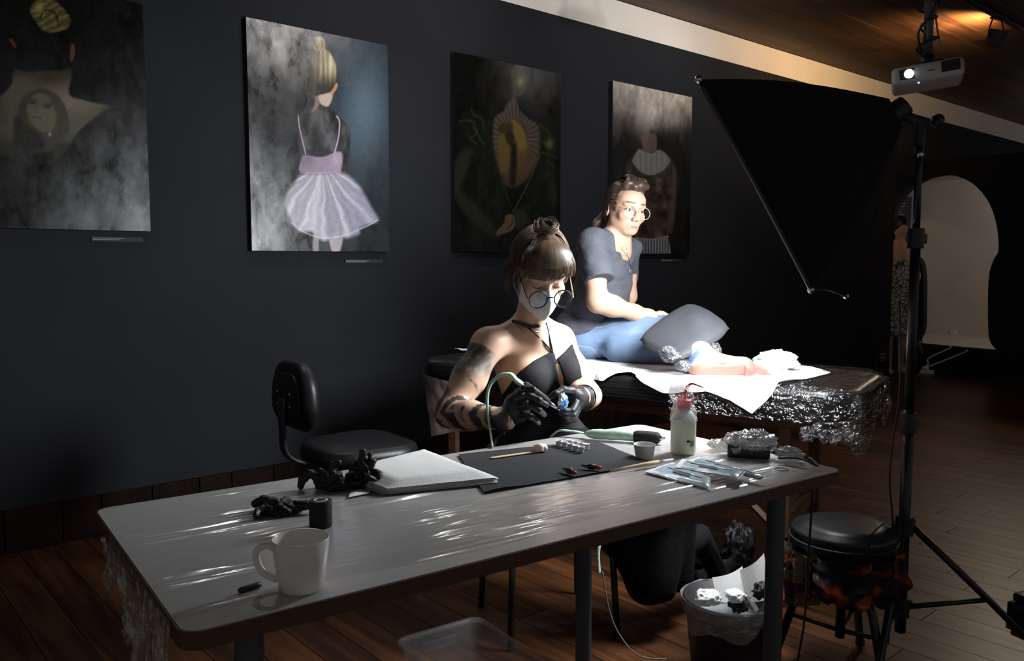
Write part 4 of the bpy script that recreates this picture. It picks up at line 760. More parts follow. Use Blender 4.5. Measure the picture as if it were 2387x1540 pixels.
ex = join(strands(L, 900, 1, .0013, pth), strands(L, 160, 2, .0014, pbun), strands(L, 40, 3, .0007, pwisp)); g, hcol = hairmesh(h, ex, Li, (.085, .055, .034), 5, (.005, .012, .1)); obj('hair', g, M_hair, art, True, hcol)
# mask, ear loops, glasses
M_mask = mat('white_mask_fabric', (.80, .80, .82), .85, spec=.2, bump=((300, 300, 300), .2, .001))
def fm(u, v):
    s = u*2 - 1; a = np.abs(s); tz = np.interp(v, [0, .5, 1], [.002, -.055, -.128]); cyy = np.interp(v, [0, .25, .55, .85, 1], [-.108, -.134, -.138, -.112, -.086]); sz = np.interp(v, [0, .5, 1], [-.022, -.052, -.082]); 
    y = cyy*(1 - a) + (-.036)*a - .012*np.sin(np.pi*a); z = tz*(1 - a) + sz*a; xx = s*(.066 - .014*(v - .3)**2*0); return np.array([L(*p) for p in np.stack([xx, y, z], 1)])
obj('face_mask', grid(fm, 33, 17), M_mask, art)
for s in (-1, 1): obj('ear_loop', tube(crom([L(s*.065, -.036, -.024), L(s*.078, -.012, .004), L(s*.082, .012, .028)], 5), .0016, 5, flat=.5), M_mask, art); obj('ear_loop', tube(crom([L(s*.065, -.036, -.078), L(s*.076, -.004, -.05), L(s*.080, .018, -.03)], 5), .0013, 5), M_mask, art)
M_wire = mat('black_wire_frame', (.012, .010, .022), .25, .3); M_gold = mat('rose_gold_wire', (.5, .32, .24), .25, 1.); M_lens = film('lens', .06, .02, (1, 1, 1), 0., .0)
def spectacles(par, cx, cy, cz, r, tilt, mt, mtem, wr=.0013, ear=(.078, .012, .012)):
    g_ = thing; fr = []
    for s in (-1, 1):
        ring = [L(s*cx + r*math.cos(a), cy + r*math.sin(a)*math.sin(tilt) + .10*abs(r*math.cos(a))*0, cz + r*.93*math.sin(a)*math.cos(tilt)) for a in np.linspace(0, 2*math.pi, 33)]
        fr.append(tube(ring, wr, 6, False)); obj('lens', (np.array([*ring[:-1]]), [list(range(32))]), M_lens, par, False)
        obj('temple', tube(crom([L(s*(cx + r), cy, cz + .004), L(s*(cx + r + .006), cy + .012, cz + .007), L(s*ear[0], ear[1], ear[2])], 5), wr*.8, 6), mtem, par)
    fr.append(tube(crom([L(-cx + r, cy, cz + .004), L(0, cy - .004, cz + .009), L(cx - r, cy, cz + .004)], 5), wr, 6)); obj('glasses_frame', join(*fr), mt, par)
spectacles(art, .0385, -.130, -.014, .0275, .30, M_wire, M_gold, .0021, (.083, .0, .03))
# gloves
def hand(par, bones, palms, name, cuff):
    pts = [p for b in bones for p in b[0]] + [p for p, _, _ in palms] + [cuff[0], cuff[1]]; g = Field(*bounds(pts, .055), .002)
    for p, r, RR in palms: g.ell(p, r, RR, .012)
    for b, rs in bones: g.chain(b, rs, .004)
    g.cap(cuff[0], cuff[1], cuff[2], cuff[3], .015); d = (cuff[0] - cuff[1])/np.linalg.norm(cuff[0] - cuff[1]); Xq, Yq, Zq = g.coords(); e = (Xq - cuff[0][0])*d[0] + (Yq - cuff[0][1])*d[1] + (Zq - cuff[0][2])*d[2]; g.F = np.maximum(g.F, e.astype(np.float32))
    P = np.stack([Xq.ravel(), Yq.ravel(), Zq.ravel()], 1); nr = np.abs(g.F.ravel()) < .01; n = np.zeros(len(P), np.float32); n[nr] = .0022*np.abs(vnoise(P[nr], 60, 8, 2)); g.F += n.reshape(g.F.shape); o = obj(name, g.mesh(1), M_nit, par)
    ring = [cuff[0] + cuff[2]*1.03*(math.cos(a)*np.cross(d, [0, 0, 1])/np.linalg.norm(np.cross(d, [0, 0, 1])) + math.sin(a)*np.cross(d, np.cross(d, [0, 0, 1]))/np.linalg.norm(np.cross(d, [0, 0, 1]))) for a in np.linspace(0, 6.283, 25)]; obj('cuff_roll', tube(ring, .0022, 6, False), M_nit, o)
fr = [.0110, .0102, .0098, .0082]
hand(art, [([px(1204, 916, 2.315), px(1222, 905, 2.275), px(1243, 908, 2.262), px(1258, 918, 2.275)], fr), ([px(1206, 932, 2.305), px(1234, 922, 2.255), px(1256, 932, 2.25), px(1275, 944, 2.27)], fr), ([px(1210, 950, 2.305), px(1238, 945, 2.25), px(1256, 955, 2.255), px(1268, 966, 2.28)], fr), ([px(1214, 966, 2.31), px(1236, 970, 2.265), px(1250, 979, 2.275), px(1256, 986, 2.295)], [.0098, .0092, .0088, .0076]), ([px(1206, 925, 2.36), px(1226, 915, 2.375), px(1248, 922, 2.36), px(1268, 936, 2.335)], [.013, .012, .0108, .009])],
     [(px(1204, 942, 2.325), (.036, .026, .034), RCW @ roty(.3)), (px(1212, 960, 2.33), (.030, .026, .028), RCW)], 'glove', (px(1160, 984, 2.35), px(1196, 962, 2.335), .036, .033))
hand(art, [([px(1334, 910, 2.40), px(1314, 908, 2.37), px(1296, 917, 2.35), px(1281, 926, 2.345)], [.0125, .0118, .0108, .009]), ([px(1344, 938, 2.395), px(1334, 957, 2.355), px(1316, 958, 2.345), px(1300, 953, 2.35)], fr), ([px(1346, 948, 2.405), px(1336, 968, 2.368), px(1320, 969, 2.36), px(1306, 963, 2.365)], fr), ([px(1346, 955, 2.42), px(1338, 975, 2.385), px(1324, 976, 2.378), px(1312, 970, 2.385)], fr), ([px(1346, 955, 2.44), px(1340, 976, 2.41), px(1328, 980, 2.40), px(1318, 974, 2.40)], [.0098, .0092, .0088, .0076])],
     [(px(1338, 928, 2.42), (.034, .030, .036), RCW @ roty(-.3))], 'glove', (px(1362, 926, 2.50), px(1346, 927, 2.455), .037, .034))
# the machine in her hand, its sleeve and the tissue
a, b = px(1219, 896, 2.318), px(1279, 938, 2.308); d = b - a; t = thing('tattoo_machine', 'tattoo machine held in the right glove, its mint sleeve arching to the table', 'tattoo machine', a)
obj('grip', tube([a, a + d*.1, a + d*.8, a + d], [.012, .0145, .0135, .010], 16), M_grip, t); obj('tube_tip', tube([b, b + d*.12, b + d*.3], [.0075, .006, .0035], 10), M_steel, t); obj('needle', tube([b + d*.3, b + d*.45], [.0012, .0006], 5), M_steel, t)
sp_ = crom([a + d*.05, a - d*.25, px(1190, 872, 2.325), px(1165, 876, 2.33), px(1140, 902, 2.33), px(1136, 950, 2.32), px(1142, 1000, 2.30), tp(1148, 1040, TZ + .006)], 6); rr = np.interp(np.linspace(0, 1, len(sp_)), [0, .12, .3, .45, .6, 1], [.0145, .016, .0135, .012, .0105, .006]); g = tube(sp_, rr, 10, flat=.45); obj('sleeve', (g[0] + .0018*vnoise(g[0], 60, 3, 2)[:, None], g[1]), M_slv, t)
M_tis = mat('blue_stained_tissue', vcol=True, rough=.9); g = crumple(px(1312, 936, 2.335), (.017, .012, .023), 5, .35, 40, 26); n = vnoise(g[0], 60, 9, 2); c_ = np.where((n > .05)[:, None], np.array([.05, .22, .55]), np.array([.72, .84, .88])); tag(obj('tissue', g, M_tis, None, True, c_), 'crumpled white tissue stained blue, held in the left glove', 'tissue')
# skirt, legs, shoes, chair
M_skirt = mat('black_skirt_cloth', (.0045, .0045, .005), .9, spec=.2, bump=((40, 40, 40), .3, .006))
kn = [px(1510, 1170, 2.62), px(1580, 1150, 2.72)]; sk = Field(*bounds([pe - .17, pe + .17, kn[0], kn[1], kn[0] - [0, 0, .38], kn[1] - [0, 0, .34], px(1560, 1390, 2.6)], .09), .007)
sk.ell(pe + [0, 0, -.02], (.165, .135, .12), Rt, .05)
for k_, o in zip(kn, (-.06, .06)): hp_ = pe + RCW @ np.array([.02, o*.8, -.04]); sk.chain([hp_, (hp_ + k_)/2, k_], [.10, .088, .068], .06); sk.chain([k_, k_ + [0, 0, -.28]], [.068, .058], .06)
sk.cap((kn[0] + kn[1])/2 - [0, 0, .05], px(1556, 1378, 2.62), .07, .02, .07); sk.cap(pe + RCW @ np.array([.05, 0, -.1]), px(1500, 1330, 2.66), .08, .05, .08); obj('skirt', sk.mesh(3), M_skirt, art)
for k_ in kn:
    an = k_ + RCW @ np.array([.20, .22, 0]); an[2] = .09; lg = obj('leg', tube([k_ + [0, 0, -.2], (k_ + an)/2, an], [.052, .045, .034], 12), M_skirt, art)
    toe = an + RCW @ np.array([.14, .02, 0]); sh = Field(*bounds([an, toe], .07), .005); sh.cap(an*[1, 1, 0] + [0, 0, .045], toe*[1, 1, 0] + [0, 0, .032], .04, .031, .03); sh.cap(an, an + [0, 0, .05], .042, .042, .03); sh.F = np.maximum(sh.F, .003 - sh.coords()[2]); obj('shoe', sh.mesh(2), M_blackp, art)
scn = px(1275, 1075, 2.76)*[1, 1, 0]; t = thing('side_chair', 'black four-legged chair under the person in the mask', 'chair', scn, -YAW + .3); RS = rotz(-YAW + .3)
obj('seat', box(scn + [0, 0, .445], (.40, .38, .05), RS, .02, 3), M_blackp, t)
for sx in (-1, 1):
    for sy in (-1, 1): q = scn + RS @ np.array([sx*.165, sy*.15, 0]); obj('leg', cyl(q*[1, 1, 0] + RS @ np.array([sx*.02, sy*.03, .003]), q + [0, 0, .43], .011, n=10), M_black, t)
# ---------------------------------------------------------------- massage bed
BN = cw(-.445, 3.69, 0); BU, BV = cw(.844, -.536, 0), cw(.536, .844, 0); BL, BW, BZ = 1.87, .66, .80; BA = math.atan2(BU[1], BU[0])
def B(s, t, z=BZ): return BN*[1, 1, 0] + BU*s + BV*t + [0, 0, z]
bc = B(BL/2, BW/2, 0); bed = thing('massage_bed', 'padded massage bed wrapped in black plastic on wooden folding legs', 'massage bed', bc, BA)
M_vin = mat('black_wrapped_vinyl', (.010, .010, .011), .28, spec=.6, bump=((3, 60, 90), .8, .006))
def pad(w, h, r, z0, z1, er, R_, t):
    rings = []
    for k, (ins, z) in enumerate([(er, z0), (er*.3, z0 + er*.3), (0, z0 + er), (0, z1 - er), (er*.3, z1 - er*.3), (er, z1), (er*2.2, z1 + .002)]):
        rings.append([(x, y, z) for x, y in rrect(w - 2*ins, h - 2*ins, max(r - ins, .02), 8)])
    n = len(rings[0]); V = np.array(sum(rings, [])); Fs = [[i*n + k, i*n + (k + 1) % n, (i + 1)*n + (k + 1) % n, (i + 1)*n + k] for i in range(len(rings) - 1) for k in range(n)] + [list(range(n))[::-1], list(range(len(V) - n, len(V)))]
    return xf((V, Fs), R_, t)
RBd = rotz(BA); obj('cushion', pad(BL, BW, .13, BZ - .115, BZ - .002, .028, RBd, bc), M_vin, bed)
M_bw = mat('bed_wood', (.10, .045, .022), .5, var=((4, 4, 30), .2))
obj('frame', box(bc + [0, 0, BZ - .135], (BL - .2, BW - .14, .04), RBd, .004), M_bw, bed, False)
for s in (.16, 1.62):
    for t in (.09, BW - .09): obj('leg', box(B(s, t, (BZ - .15)/2), (.045, .03, BZ - .154), RBd, .003), M_bw, bed, False)
    obj('cross_bar', box(B(s, BW/2, .30), (.03, BW - .2, .05), RBd), M_bw, bed, False)
for t in (.09, BW - .09):
    for s0, s1 in ((.16, .62), (1.62, 1.16)): obj('diagonal_brace', tube([B(s0, t, .25), B(s1, t, BZ - .15)], .014, 4), M_bw, bed, False)
# clear film over the foot end
M_filmb = film('bed_film', .20, .10, (12, 45, 40), 1.0, .06)
fb = thing('clear_plastic_wrap', 'shiny clear plastic wrapped round the foot end of the bed', 'plastic film', B(1.6, .3, BZ))
def fbw(u, v):
    s = 1.22 + u*.66; tt = v*1.0; w = BW; n = vnoise(np.stack([s*9, v*16], 1), 1, 3, 3)
    t = np.interp(v, [0, .14, .2, .8, .86, 1], [-.012, -.012, .012, w - .012, w + .012, w + .012]); z = np.interp(v, [0, .14, .2, .8, .86, 1], [BZ - .12, BZ - .018, BZ + .005, BZ + .005, BZ - .018, BZ - .12])
    e = sm(BL - .14, BL + .02, s); t = w/2 + (t - w/2)*(1 - .12*e**2); z = z - .028*e**3
    return BN*[1, 1, 0] + s[:, None]*BU + t[:, None]*BV + np.stack([0*s, 0*s, z + .004 + .0045*np.abs(n)], 1) + (.004*n)[:, None]*BV
obj('wrap', grid(fbw, 90, 90), M_filmb, fb)
def fend(u, v):
    t = .02 + u*(BW - .04); n = vnoise(np.stack([u*14, v*6], 1), 1, 13, 3); dr = .11 + .06*np.exp(-((u - .12)/.08)**2) + .04*np.sin(u*13); s = BL - .10*np.abs(2*u - 1)**6 + .018 + .02*n*v + .012*v; z = BZ - .026 - dr*v
    return BN*[1, 1, 0] + s[:, None]*BU + t[:, None]*BV + np.stack([0*s, 0*s, z], 1)
obj('end_drape', grid(fend, 80, 26), M_filmb, fb)
for k in range(6): c_ = B(1.72 + .03*k, -.02 + RNG.uniform(-.01, .02), BZ - .12 - RNG.uniform(0, .03)); obj('film_tuft', crumple(c_, (.035, .02, .025), 40 + k, .6, 30, 20), M_filmb, fb)
# paper on the bed
M_cp = mat('white_couch_paper', (.76, .76, .78), .85, spec=.2)
es, et = [-.005, .3, .62, .74, .86, .95, 1.05, 1.12, 1.2, 1.28, 1.36, 1.44, 1.53, 1.6, 1.66, 1.70], [.28, .30, .17, .06, -.015, -.02, .02, -.015, -.05, -.045, -.03, -.05, -.10, -.02, .17, .36]
def fpap(u, v):
    s = .02 + u*1.68; t0 = np.interp(s, es, et); t1 = np.interp(s, [0, 1.4, 1.6, 1.72], [.60, .60, .56, .40]); t = t0 + (t1 - t0)*v**.9; n = vnoise(np.stack([s*6, t*9], 1), 1, 23, 3)
    drop = np.clip(-t, 0, 1); tt = np.where(t < 0, -.016 - .02*drop, t); z = BZ + .010 + .006*np.abs(n) + .018*np.exp(-((t - t0)/.03)**2)*np.clip(vnoise(np.stack([s*11, 0*s], 1), 1, 5), 0, 1) - np.where(t < .02, sm(.02, -.02, t)*.02 + drop*.9, 0)
    z = z + .03*np.exp(-((s - 1.44)/.07)**2 - ((t - .42)/.08)**2); return BN*[1, 1, 0] + s[:, None]*BU + tt[:, None]*BV + np.stack([0*s, 0*s, z], 1)
tag(obj('couch_paper', grid(fpap, 150, 50), M_cp), 'white couch paper spread over the massage bed under the bare foot', 'paper sheet')
# sheet hanging at the head end
def fhs(u, v):
    a, b, c_, d_ = px(985, 872, 3.60), px(1092, 900, 3.50), px(1092, 1006, 3.50), px(1004, 1014, 3.60); p = ((1 - u)*(1 - v))[:, None]*a + (u*(1 - v))[:, None]*b + (u*v)[:, None]*c_ + ((1 - u)*v)[:, None]*d_; return p + (.02*np.sin(u*4 + v*2) + .006*vnoise(np.stack([u*5, v*5], 1), 1, 3))[:, None]*(RCW @ np.array([.3, -1, 0]))
M_hs = mat('brown_plastic_sheet', (.11, .085, .08), .3, spec=.5, bump=((20, 20, 20), .3, .01)); tag(obj('hanging_sheet', grid(fhs, 24, 24), M_hs), 'brownish plastic sheet hanging from the head end of the bed', 'plastic sheet')

# ---------------------------------------------------------------- the client on the bed
hc = px(1456, 490, 3.60); R, L, Li = head_frame(hc, 24, 7, 7)
K = dict(rs=px(1380, 572, 3.49), ls=px(1462, 586, 3.74), re=px(1393, 703, 3.42), rw=px(1478, 728, 3.47), rh=px(1512, 735, 3.50), le=px(1462, 690, 3.82), lw=px(1420, 770, 3.86), neck=px(1432, 566, 3.63))
pe, ch = px(1362, 788, 3.66), px(1412, 640, 3.64); knee, ank = px(1612, 772, 3.42), px(1630, 830, 3.11); heel, ball = px(1626, 858, 3.08), px(1735, 862, 3.055); knL = px(1580, 822, 3.52); anL = px(1500, 826, 3.78)
lo, hi = bounds([*K.values(), L(0, 0, .17), L(-.1, .1, 0), pe - .16, pe + .16, ch + .16, ch - .16, knee, ank, px(1800, 885, 3.03), px(1620, 890, 3.03), knL], .07); lo[2] = .79; f = Field(lo, hi, .0036)
head_sdf(f, R, L, 1.0, nose=.84, chin=.020); f.cap(L(0, .030, -.05), K['neck'], .043, .050, .03); f.cap(L(0, .004, -.06), px(1444, 582, 3.62), .034, .045, .03)
Rc = RCW @ rotz(math.radians(52)); f.ell(ch, (.15, .085, .16), Rc, .05); f.ell((pe + ch)/2, (.13, .09, .15), Rc, .05); f.ell(pe, (.14, .12, .09), Rc, .05); f.cap(K['rs'], K['ls'], .05, .05, .05); f.cap(px(1436, 555, 3.63), K['rs'], .04, .045, .05)
f.chain([K['rs'], (K['rs'] + K['re'])/2, K['re']], [.048, .046, .041], .03); f.chain([K['re'], K['re']*.6 + K['rw']*.4, K['rw'], K['rh']], [.042, .041, .030, .025], .03)
f.chain([K['ls'], K['le'], K['lw']], [.05, .04, .03], .03); f.chain([pe + RCW @ np.array([.05, -.06, 0]), knee], [.085, .06], .03); f.chain([knee, (knee*.6 + ank*.4), ank], [.058, .056, .050], .03); f.chain([pe + RCW @ np.array([.05, .08, 0]), knL, anL], [.07, .05, .04], .03)
f.chain([ank, px(1632, 848, 3.09)], [.050, .038], .03); f.cap(heel, px(1680, 862, 3.06), .033, .030, .03); f.cap(px(1655, 840, 3.09), px(1725, 850, 3.07), .036, .026, .03); f.cap(px(1680, 862, 3.06), ball, .030, .034, .03); f.ell(px(1735, 856, 3.06), (.040, .026, .034), RCW @ roty(.12), .02)
for a, b, r in (((1738, 842), (1758, 849), .0064), ((1744, 848), (1772, 856), .0068), ((1750, 854), (1785, 863), .0070), ((1752, 862), (1793, 872), .0076), ((1748, 874), (1794, 885), .0120)): f.cap(px(*a, 3.055), px(*b, 3.05), r*1.1, r, .002)
sn = RCW @ np.array([0, -.876, -.482]); s0_ = px(1700, 850, 3.035); Xq, Yq, Zq = f.coords(); sp_ = (Xq - s0_[0])*sn[0] + (Yq - s0_[1])*sn[1] + (Zq - s0_[2])*sn[2]; hx = (Xq - heel[0])*RCW[0, 0] + (Yq - heel[1])*RCW[1, 0]
fm_ = (hx > -.06) & (hx < .30) & (Zq < .93); f.F = np.where(fm_, np.maximum(f.F, sp_ - .006 - .012*(hx > .165) + .010*np.exp(-((hx - .075)/.04)**2)*(Zq > .85)), f.F).astype(np.float32)
f.F = np.maximum(f.F, BZ + .008 - Zq); V, Q = f.mesh(3); P2 = proj(V); C = skin_paint(V, Li, (.56, .35, .25), False); dep = V @ (RCW @ np.array([0, 1., 0]))
foot = (P2[:, 0] > 1580) & (P2[:, 1] > 780); sole = foot*sm(-.016, -.004, (V - s0_) @ sn)*1.3; sole = np.clip(sole, 0, 1); C = C*(1 - .75*sole[:, None]) + np.array([.40, .135, .105])*.75*sole[:, None]; toe = foot*sm(1736, 1748, P2[:, 0])*.9; C = C*(1 - toe[:, None]) + np.array([.36, .12, .095])*toe[:, None]
for pl_, w_ in (([(1606, 843), (1618, 826), (1634, 808)], 4.0), ([(1612, 843), (1624, 828), (1637, 812)], 3.0)): d_, _ = seg_d(P2[:, 0], P2[:, 1], np.array(pl_, float)); m = sm(w_ + 1.5, w_*.4, d_)*foot*(dep < 3.35)*.85; C = C*(1 - m[:, None]) + np.array([.02, .14, .48])*m[:, None]
cli = thing('person', 'person in round glasses, grey t-shirt and jeans reclining on the bed', 'person', (*pe[:2], BZ + .008), -YAW); obj('body', (V, Q), M_skin, cli, True, C)
# t-shirt
M_tee = mat('washed_grey_tee', (.085, .090, .108), .9, spec=.2, bump=((14, 14, 20), .5, .015), var=((8, 8, 8), .18))
s = Field(*bounds([K['rs'], K['ls'], pe - .18, pe + .18, ch + .2, ch - .2, px(1392, 660, 3.40)], .08), .0045)
s.ell(ch + [0, 0, -.01], (.165, .098, .165), Rc, .05); s.ell((pe*.45 + ch*.55), (.150, .105, .15), Rc, .05); s.ell(pe + [0, 0, .05], (.158, .130, .085), Rc, .05); s.cap(K['rs'], K['ls'], .054, .050, .06); s.cap(px(1430, 560, 3.63), K['rs'] + [0, 0, .008], .045, .050, .06); s.cap(px(1436, 560, 3.65), K['ls'] + [0, 0, .005], .045, .048, .06)
hem = px(1397, 652, 3.42); s.chain([K['rs'], (K['rs']*.5 + hem*.5), hem], [.056, .060, .063], .04); s.chain([K['ls'], px(1462, 640, 3.80)], [.05, .052], .03)
Xq, Yq, Zq = s.coords(); P = np.stack([Xq.ravel(), Yq.ravel(), Zq.ravel()], 1); nr = np.abs(s.F.ravel()) < .03; n = np.zeros(len(P), np.float32); n[nr] = .009*vnoise(P[nr]*[1, 1, 1.6], 9, 3, 2) + .006*vnoise(P[nr]*[1, 1, 2.5], 14, 4, 2); s.F += n.reshape(s.F.shape)
d = (hem - K['rs'])/np.linalg.norm(hem - K['rs']); e = (Xq - hem[0])*d[0] + (Yq - hem[1])*d[1] + (Zq - hem[2])*d[2]; dx_ = np.sqrt((Xq - hem[0])**2 + (Yq - hem[1])**2 + (Zq - hem[2])**2); s.F = np.where(dx_ < .085, np.maximum(s.F, e), s.F).astype(np.float32)
s.ell(L(0, .0, -.10), (.062, .07, .05), R, .006, 'cut'); s.cap(px(1446, 560, 3.56), px(1452, 596, 3.49), .042, .012, .006, 'cut'); s.cap(K['neck'] + [0, 0, .03], L(0, .03, -.06), .058, .062, .006, 'cut'); s.F = np.maximum(s.F, BZ + .03 - Zq); obj('t_shirt', s.mesh(2), M_tee, cli)
ring = lambda c_, ax, r: [c_ + r*(math.cos(a)*np.cross(ax, [0, 0, 1.])/np.linalg.norm(np.cross(ax, [0, 0, 1.])) + math.sin(a)*np.cross(ax, np.cross(ax, [0, 0, 1.]))/np.linalg.norm(np.cross(ax, [0, 0, 1.]))) for a in np.linspace(0, 6.283, 29)]
# jeans
M_jean = mat('blue_denim', vcol=True, rough=.85, spec=.2, bump=((10, 10, 14), .4, .012))
j = Field(*bounds([pe - .19, pe + .19, knee, knL, anL, px(1600, 830, 3.4)], .09), .0045); j.lo[2] = max(j.lo[2], .79); j = Field(j.lo, j.lo + (np.array(j.n) - 1)*j.h, .0045)
j.ell(pe + [0, 0, -.005], (.155, .128, .10), Rc, .05); h0 = pe + RCW @ np.array([.04, -.05, .005]); j.chain([h0, (h0 + knee)/2, knee, knee*.7 + ank*.3], [.100, .084, .068, .060], .05); h1 = pe + RCW @ np.array([.04, .08, -.02]); j.chain([h1, knL, anL], [.085, .068, .055], .04); j.chain([px(1440, 815, 3.47), px(1575, 822, 3.38)], [.058, .050], .05)
j.F = np.maximum(j.F, BZ + .009 - j.coords()[2]); V, Q = j.mesh(3); p2 = proj(V); n = vnoise(V, 10, 6, 3); C = np.array([.13, .19, .29])[None]*(1 + .45*n)[:, None]; C += (.10*np.clip(vnoise(V*[1, 1, 3], 16, 9, 2), 0, 1))[:, None]*np.array([.7, .9, 1.2])
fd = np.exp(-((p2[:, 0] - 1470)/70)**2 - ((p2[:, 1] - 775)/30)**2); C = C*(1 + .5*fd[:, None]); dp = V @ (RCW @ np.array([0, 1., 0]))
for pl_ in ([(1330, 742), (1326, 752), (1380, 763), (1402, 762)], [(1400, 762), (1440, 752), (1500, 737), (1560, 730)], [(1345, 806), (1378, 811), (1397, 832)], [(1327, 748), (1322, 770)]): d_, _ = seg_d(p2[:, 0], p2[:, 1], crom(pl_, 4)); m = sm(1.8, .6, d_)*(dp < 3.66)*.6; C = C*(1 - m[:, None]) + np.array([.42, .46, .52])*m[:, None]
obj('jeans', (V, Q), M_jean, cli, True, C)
# hair
h = Field(*bounds([L(-.11, -.13, -.1), L(.11, .13, .19), L(-.11, .13, .19), L(.11, -.13, -.1), L(-.11, -.13, .19)], .02), .003)
h.ell(L(0, .026, .040), (.0785, .096, .090), R, .01); h.ell(L(0, .06, -.03), (.06, .05, .055), R, .03); h.ell(L(0, -.108, -.024), (.080, .070, .094), R, .01, 'cut'); h.ell(L(0, -.05, -.10), (.1, .085, .075), R, .01, 'cut')
rg = np.random.default_rng(9)
for k in range(12): a = k/11*2.6 - 1.3; h.ell(L(.006 + .046*math.sin(a), -.040 - .020*math.cos(a) + rg.uniform(-.006, .006), .104 + rg.uniform(-.01, .012)), (.022, .020, .018), R, .006)
for k in range(6): h.ell(L(rg.uniform(-.02, .03), rg.uniform(-.02, .02), rg.uniform(.128, .142)), (.024, .022, .016), R, .008)
h.chain([L(-.03, .10, -.03), L(-.06, .115, -.075), L(-.07, .11, -.115)], [.024, .02, .008], .01)
def pc(k, rg): a = rg.uniform(-1.35, 1.35); s_ = math.sin(a); z0 = rg.uniform(-.004, .006); return [(s_*.060, -.070 + .035*s_*s_, .082 + z0), (s_*.056, -.074 + .03*s_*s_, .108), (s_*.048, -.052, .134 + rg.uniform(-.006, .008)), (s_*.04 + rg.uniform(-.01, .01), -.01, .140), (s_*.05, .04, .128)]
def ps(k, rg): s_ = rg.choice((-1, 1)); z0 = rg.uniform(-.02, .09); return [(s_*.070, -.045 + .02*rg.random(), z0 + .01), (s_*.081, .0, z0 + .012), (s_*.076, .055, z0*.7), (s_*.03, .115, z0*.3 - .01)]
ex = join(strands(L, 330, 11, .0013, pc), strands(L, 260, 12, .001, ps)); g, hcol = hairmesh(h, ex, Li, (.060, .036, .026), 15, (0, .05, .08)); obj('hair', g, M_hair, cli, True, hcol)
spectacles(cli, .0325, -.111, -.003, .0255, .08, mat('clear_frame', (.50, .42, .36), .2, spec=.6), M_gold, .0013, (.080, .004, .016))
nk = [hit(s, x, y, 3.3, 3.9, .004) for x, y in ((1463, 600), (1466, 622), (1468, 640))]; nk0 = [px(1446, 575, 3.53), px(1455, 588, 3.50)]; obj('necklace', tube(crom(nk0 + nk + [hit(s, 1471, 625, 3.3, 3.9, .004), px(1462, 590, 3.52), px(1458, 570, 3.55)], 5), .0012, 5), MATS['silver_chain'], cli)
# resting hand behind the knee
hb = K['rh']; hnd = Field(*bounds([K['rw'], px(1560, 745, 3.52)], .05), .0025); hnd.ell(hb, (.036, .028, .018), RCW, .01); hnd.cap(K['rw'], hb, .03, .028, .02)
for q, ln in ((-.018, .06), (-.006, .066), (.006, .064), (.018, .052)): a0 = hb + RCW @ np.array([.025, q*1.2, .004]); hnd.chain([a0, a0 + RCW @ np.array([ln*.5, q*.2, .006]), a0 + RCW @ np.array([ln, q*.2, -.008])], [.0095, .009, .0075], .004)
hnd.chain([hb + RCW @ np.array([-.005, -.03, 0]), hb + RCW @ np.array([.025, -.045, -.006])], [.011, .0085], .006); v_, q_ = hnd.mesh(1); obj('hand', (v_, q_), M_skin, cli, True, np.tile([.64, .40, .28], (len(v_), 1)))
# cushion over the leg
M_cush = mat('grey_rubber_cushion', (.045, .048, .056), .6, spec=.35, bump=((120, 120, 120), .1, .001))
cL, cT, cR, cB = px(1474, 788, 3.24), px(1606, 692, 3.40), px(1716, 757, 3.20), px(1588, 838, 3.02)
def fc(sg):
    def fn(u, v):
        a = u*2 - 1; b = v*2 - 1; e = (1 - np.abs(a)**3)*(1 - np.abs(b)**3); k = np.maximum(np.abs(a), np.abs(b)); q = np.hypot(a, b) + 1e-9; rnd = (k + (1 - .13*sm(.9, 1.4, q))*0 + 0)
        sq = 1 - .13*sm(1.0, 1.42, q); a, b = a*sq, b*sq; u2, v2 = (a + 1)/2, (b + 1)/2
        p = ((1 - u2)*(1 - v2))[:, None]*cL + ((1 - u2)*v2)[:, None]*cT + (u2*v2)[:, None]*cR + (u2*(1 - v2))[:, None]*cB; nn_ = np.cross(cR - cL, cT - cB); nn_ /= np.linalg.norm(nn_); nn_ *= np.sign(nn_[2])
        return p + (sg*.034*np.clip(e, 0, 1)**.5 + .02*np.exp(-((a - .1)/.5)**2 - ((b - .35)/.4)**2) - .016)[:, None]*nn_ + (.004*vnoise(np.stack([u*4, v*4], 1), 1, 4))[:, None]*nn_
    return fn
g1, g2 = grid(fc(1), 30, 30), grid(fc(-1), 30, 30); tag(obj('cushion', (np.concatenate([g1[0], g2[0]]), g1[1].tolist() + (g2[1][:, ::-1] + len(g1[0])).tolist()), M_cush), 'dark grey cushion draped over the bent leg on the bed', 'cushion')
M_dr = film('grey_drape_film', .14, .15, (50, 50, 50), 1., .012, body=.08, tint=(.45, .45, .47))
dr = thing('plastic_drape', 'crumpled clear plastic drape bunched below the grey cushion', 'plastic film', B(1.15, .12, BZ + .012))
obj('drape_fold', crumple(px(1560, 826, 3.08), (.045, .035, .032), 3, .4, 60, 40, RCW @ roty(.5), BZ + .012, 2.5), M_dr, dr); obj('drape_fold', crumple(px(1592, 852, 3.05), (.030, .024, .02), 5, .4, 50, 30, RCW, BZ + .012, 2.5), M_dr, dr); obj('drape_fold', crumple(px(1668, 816, 3.10), (.022, .02, .03), 8, .5, 40, 26, RCW, BZ + .012), M_dr, dr)
tag(obj('paper_bundle', crumple(B(1.50, .40, BZ + .04), (.085, .06, .05), 12, .3, 70, 44, RBd, BZ + .012), M_cp), 'bundled white paper towel lying beyond the bare foot', 'paper')
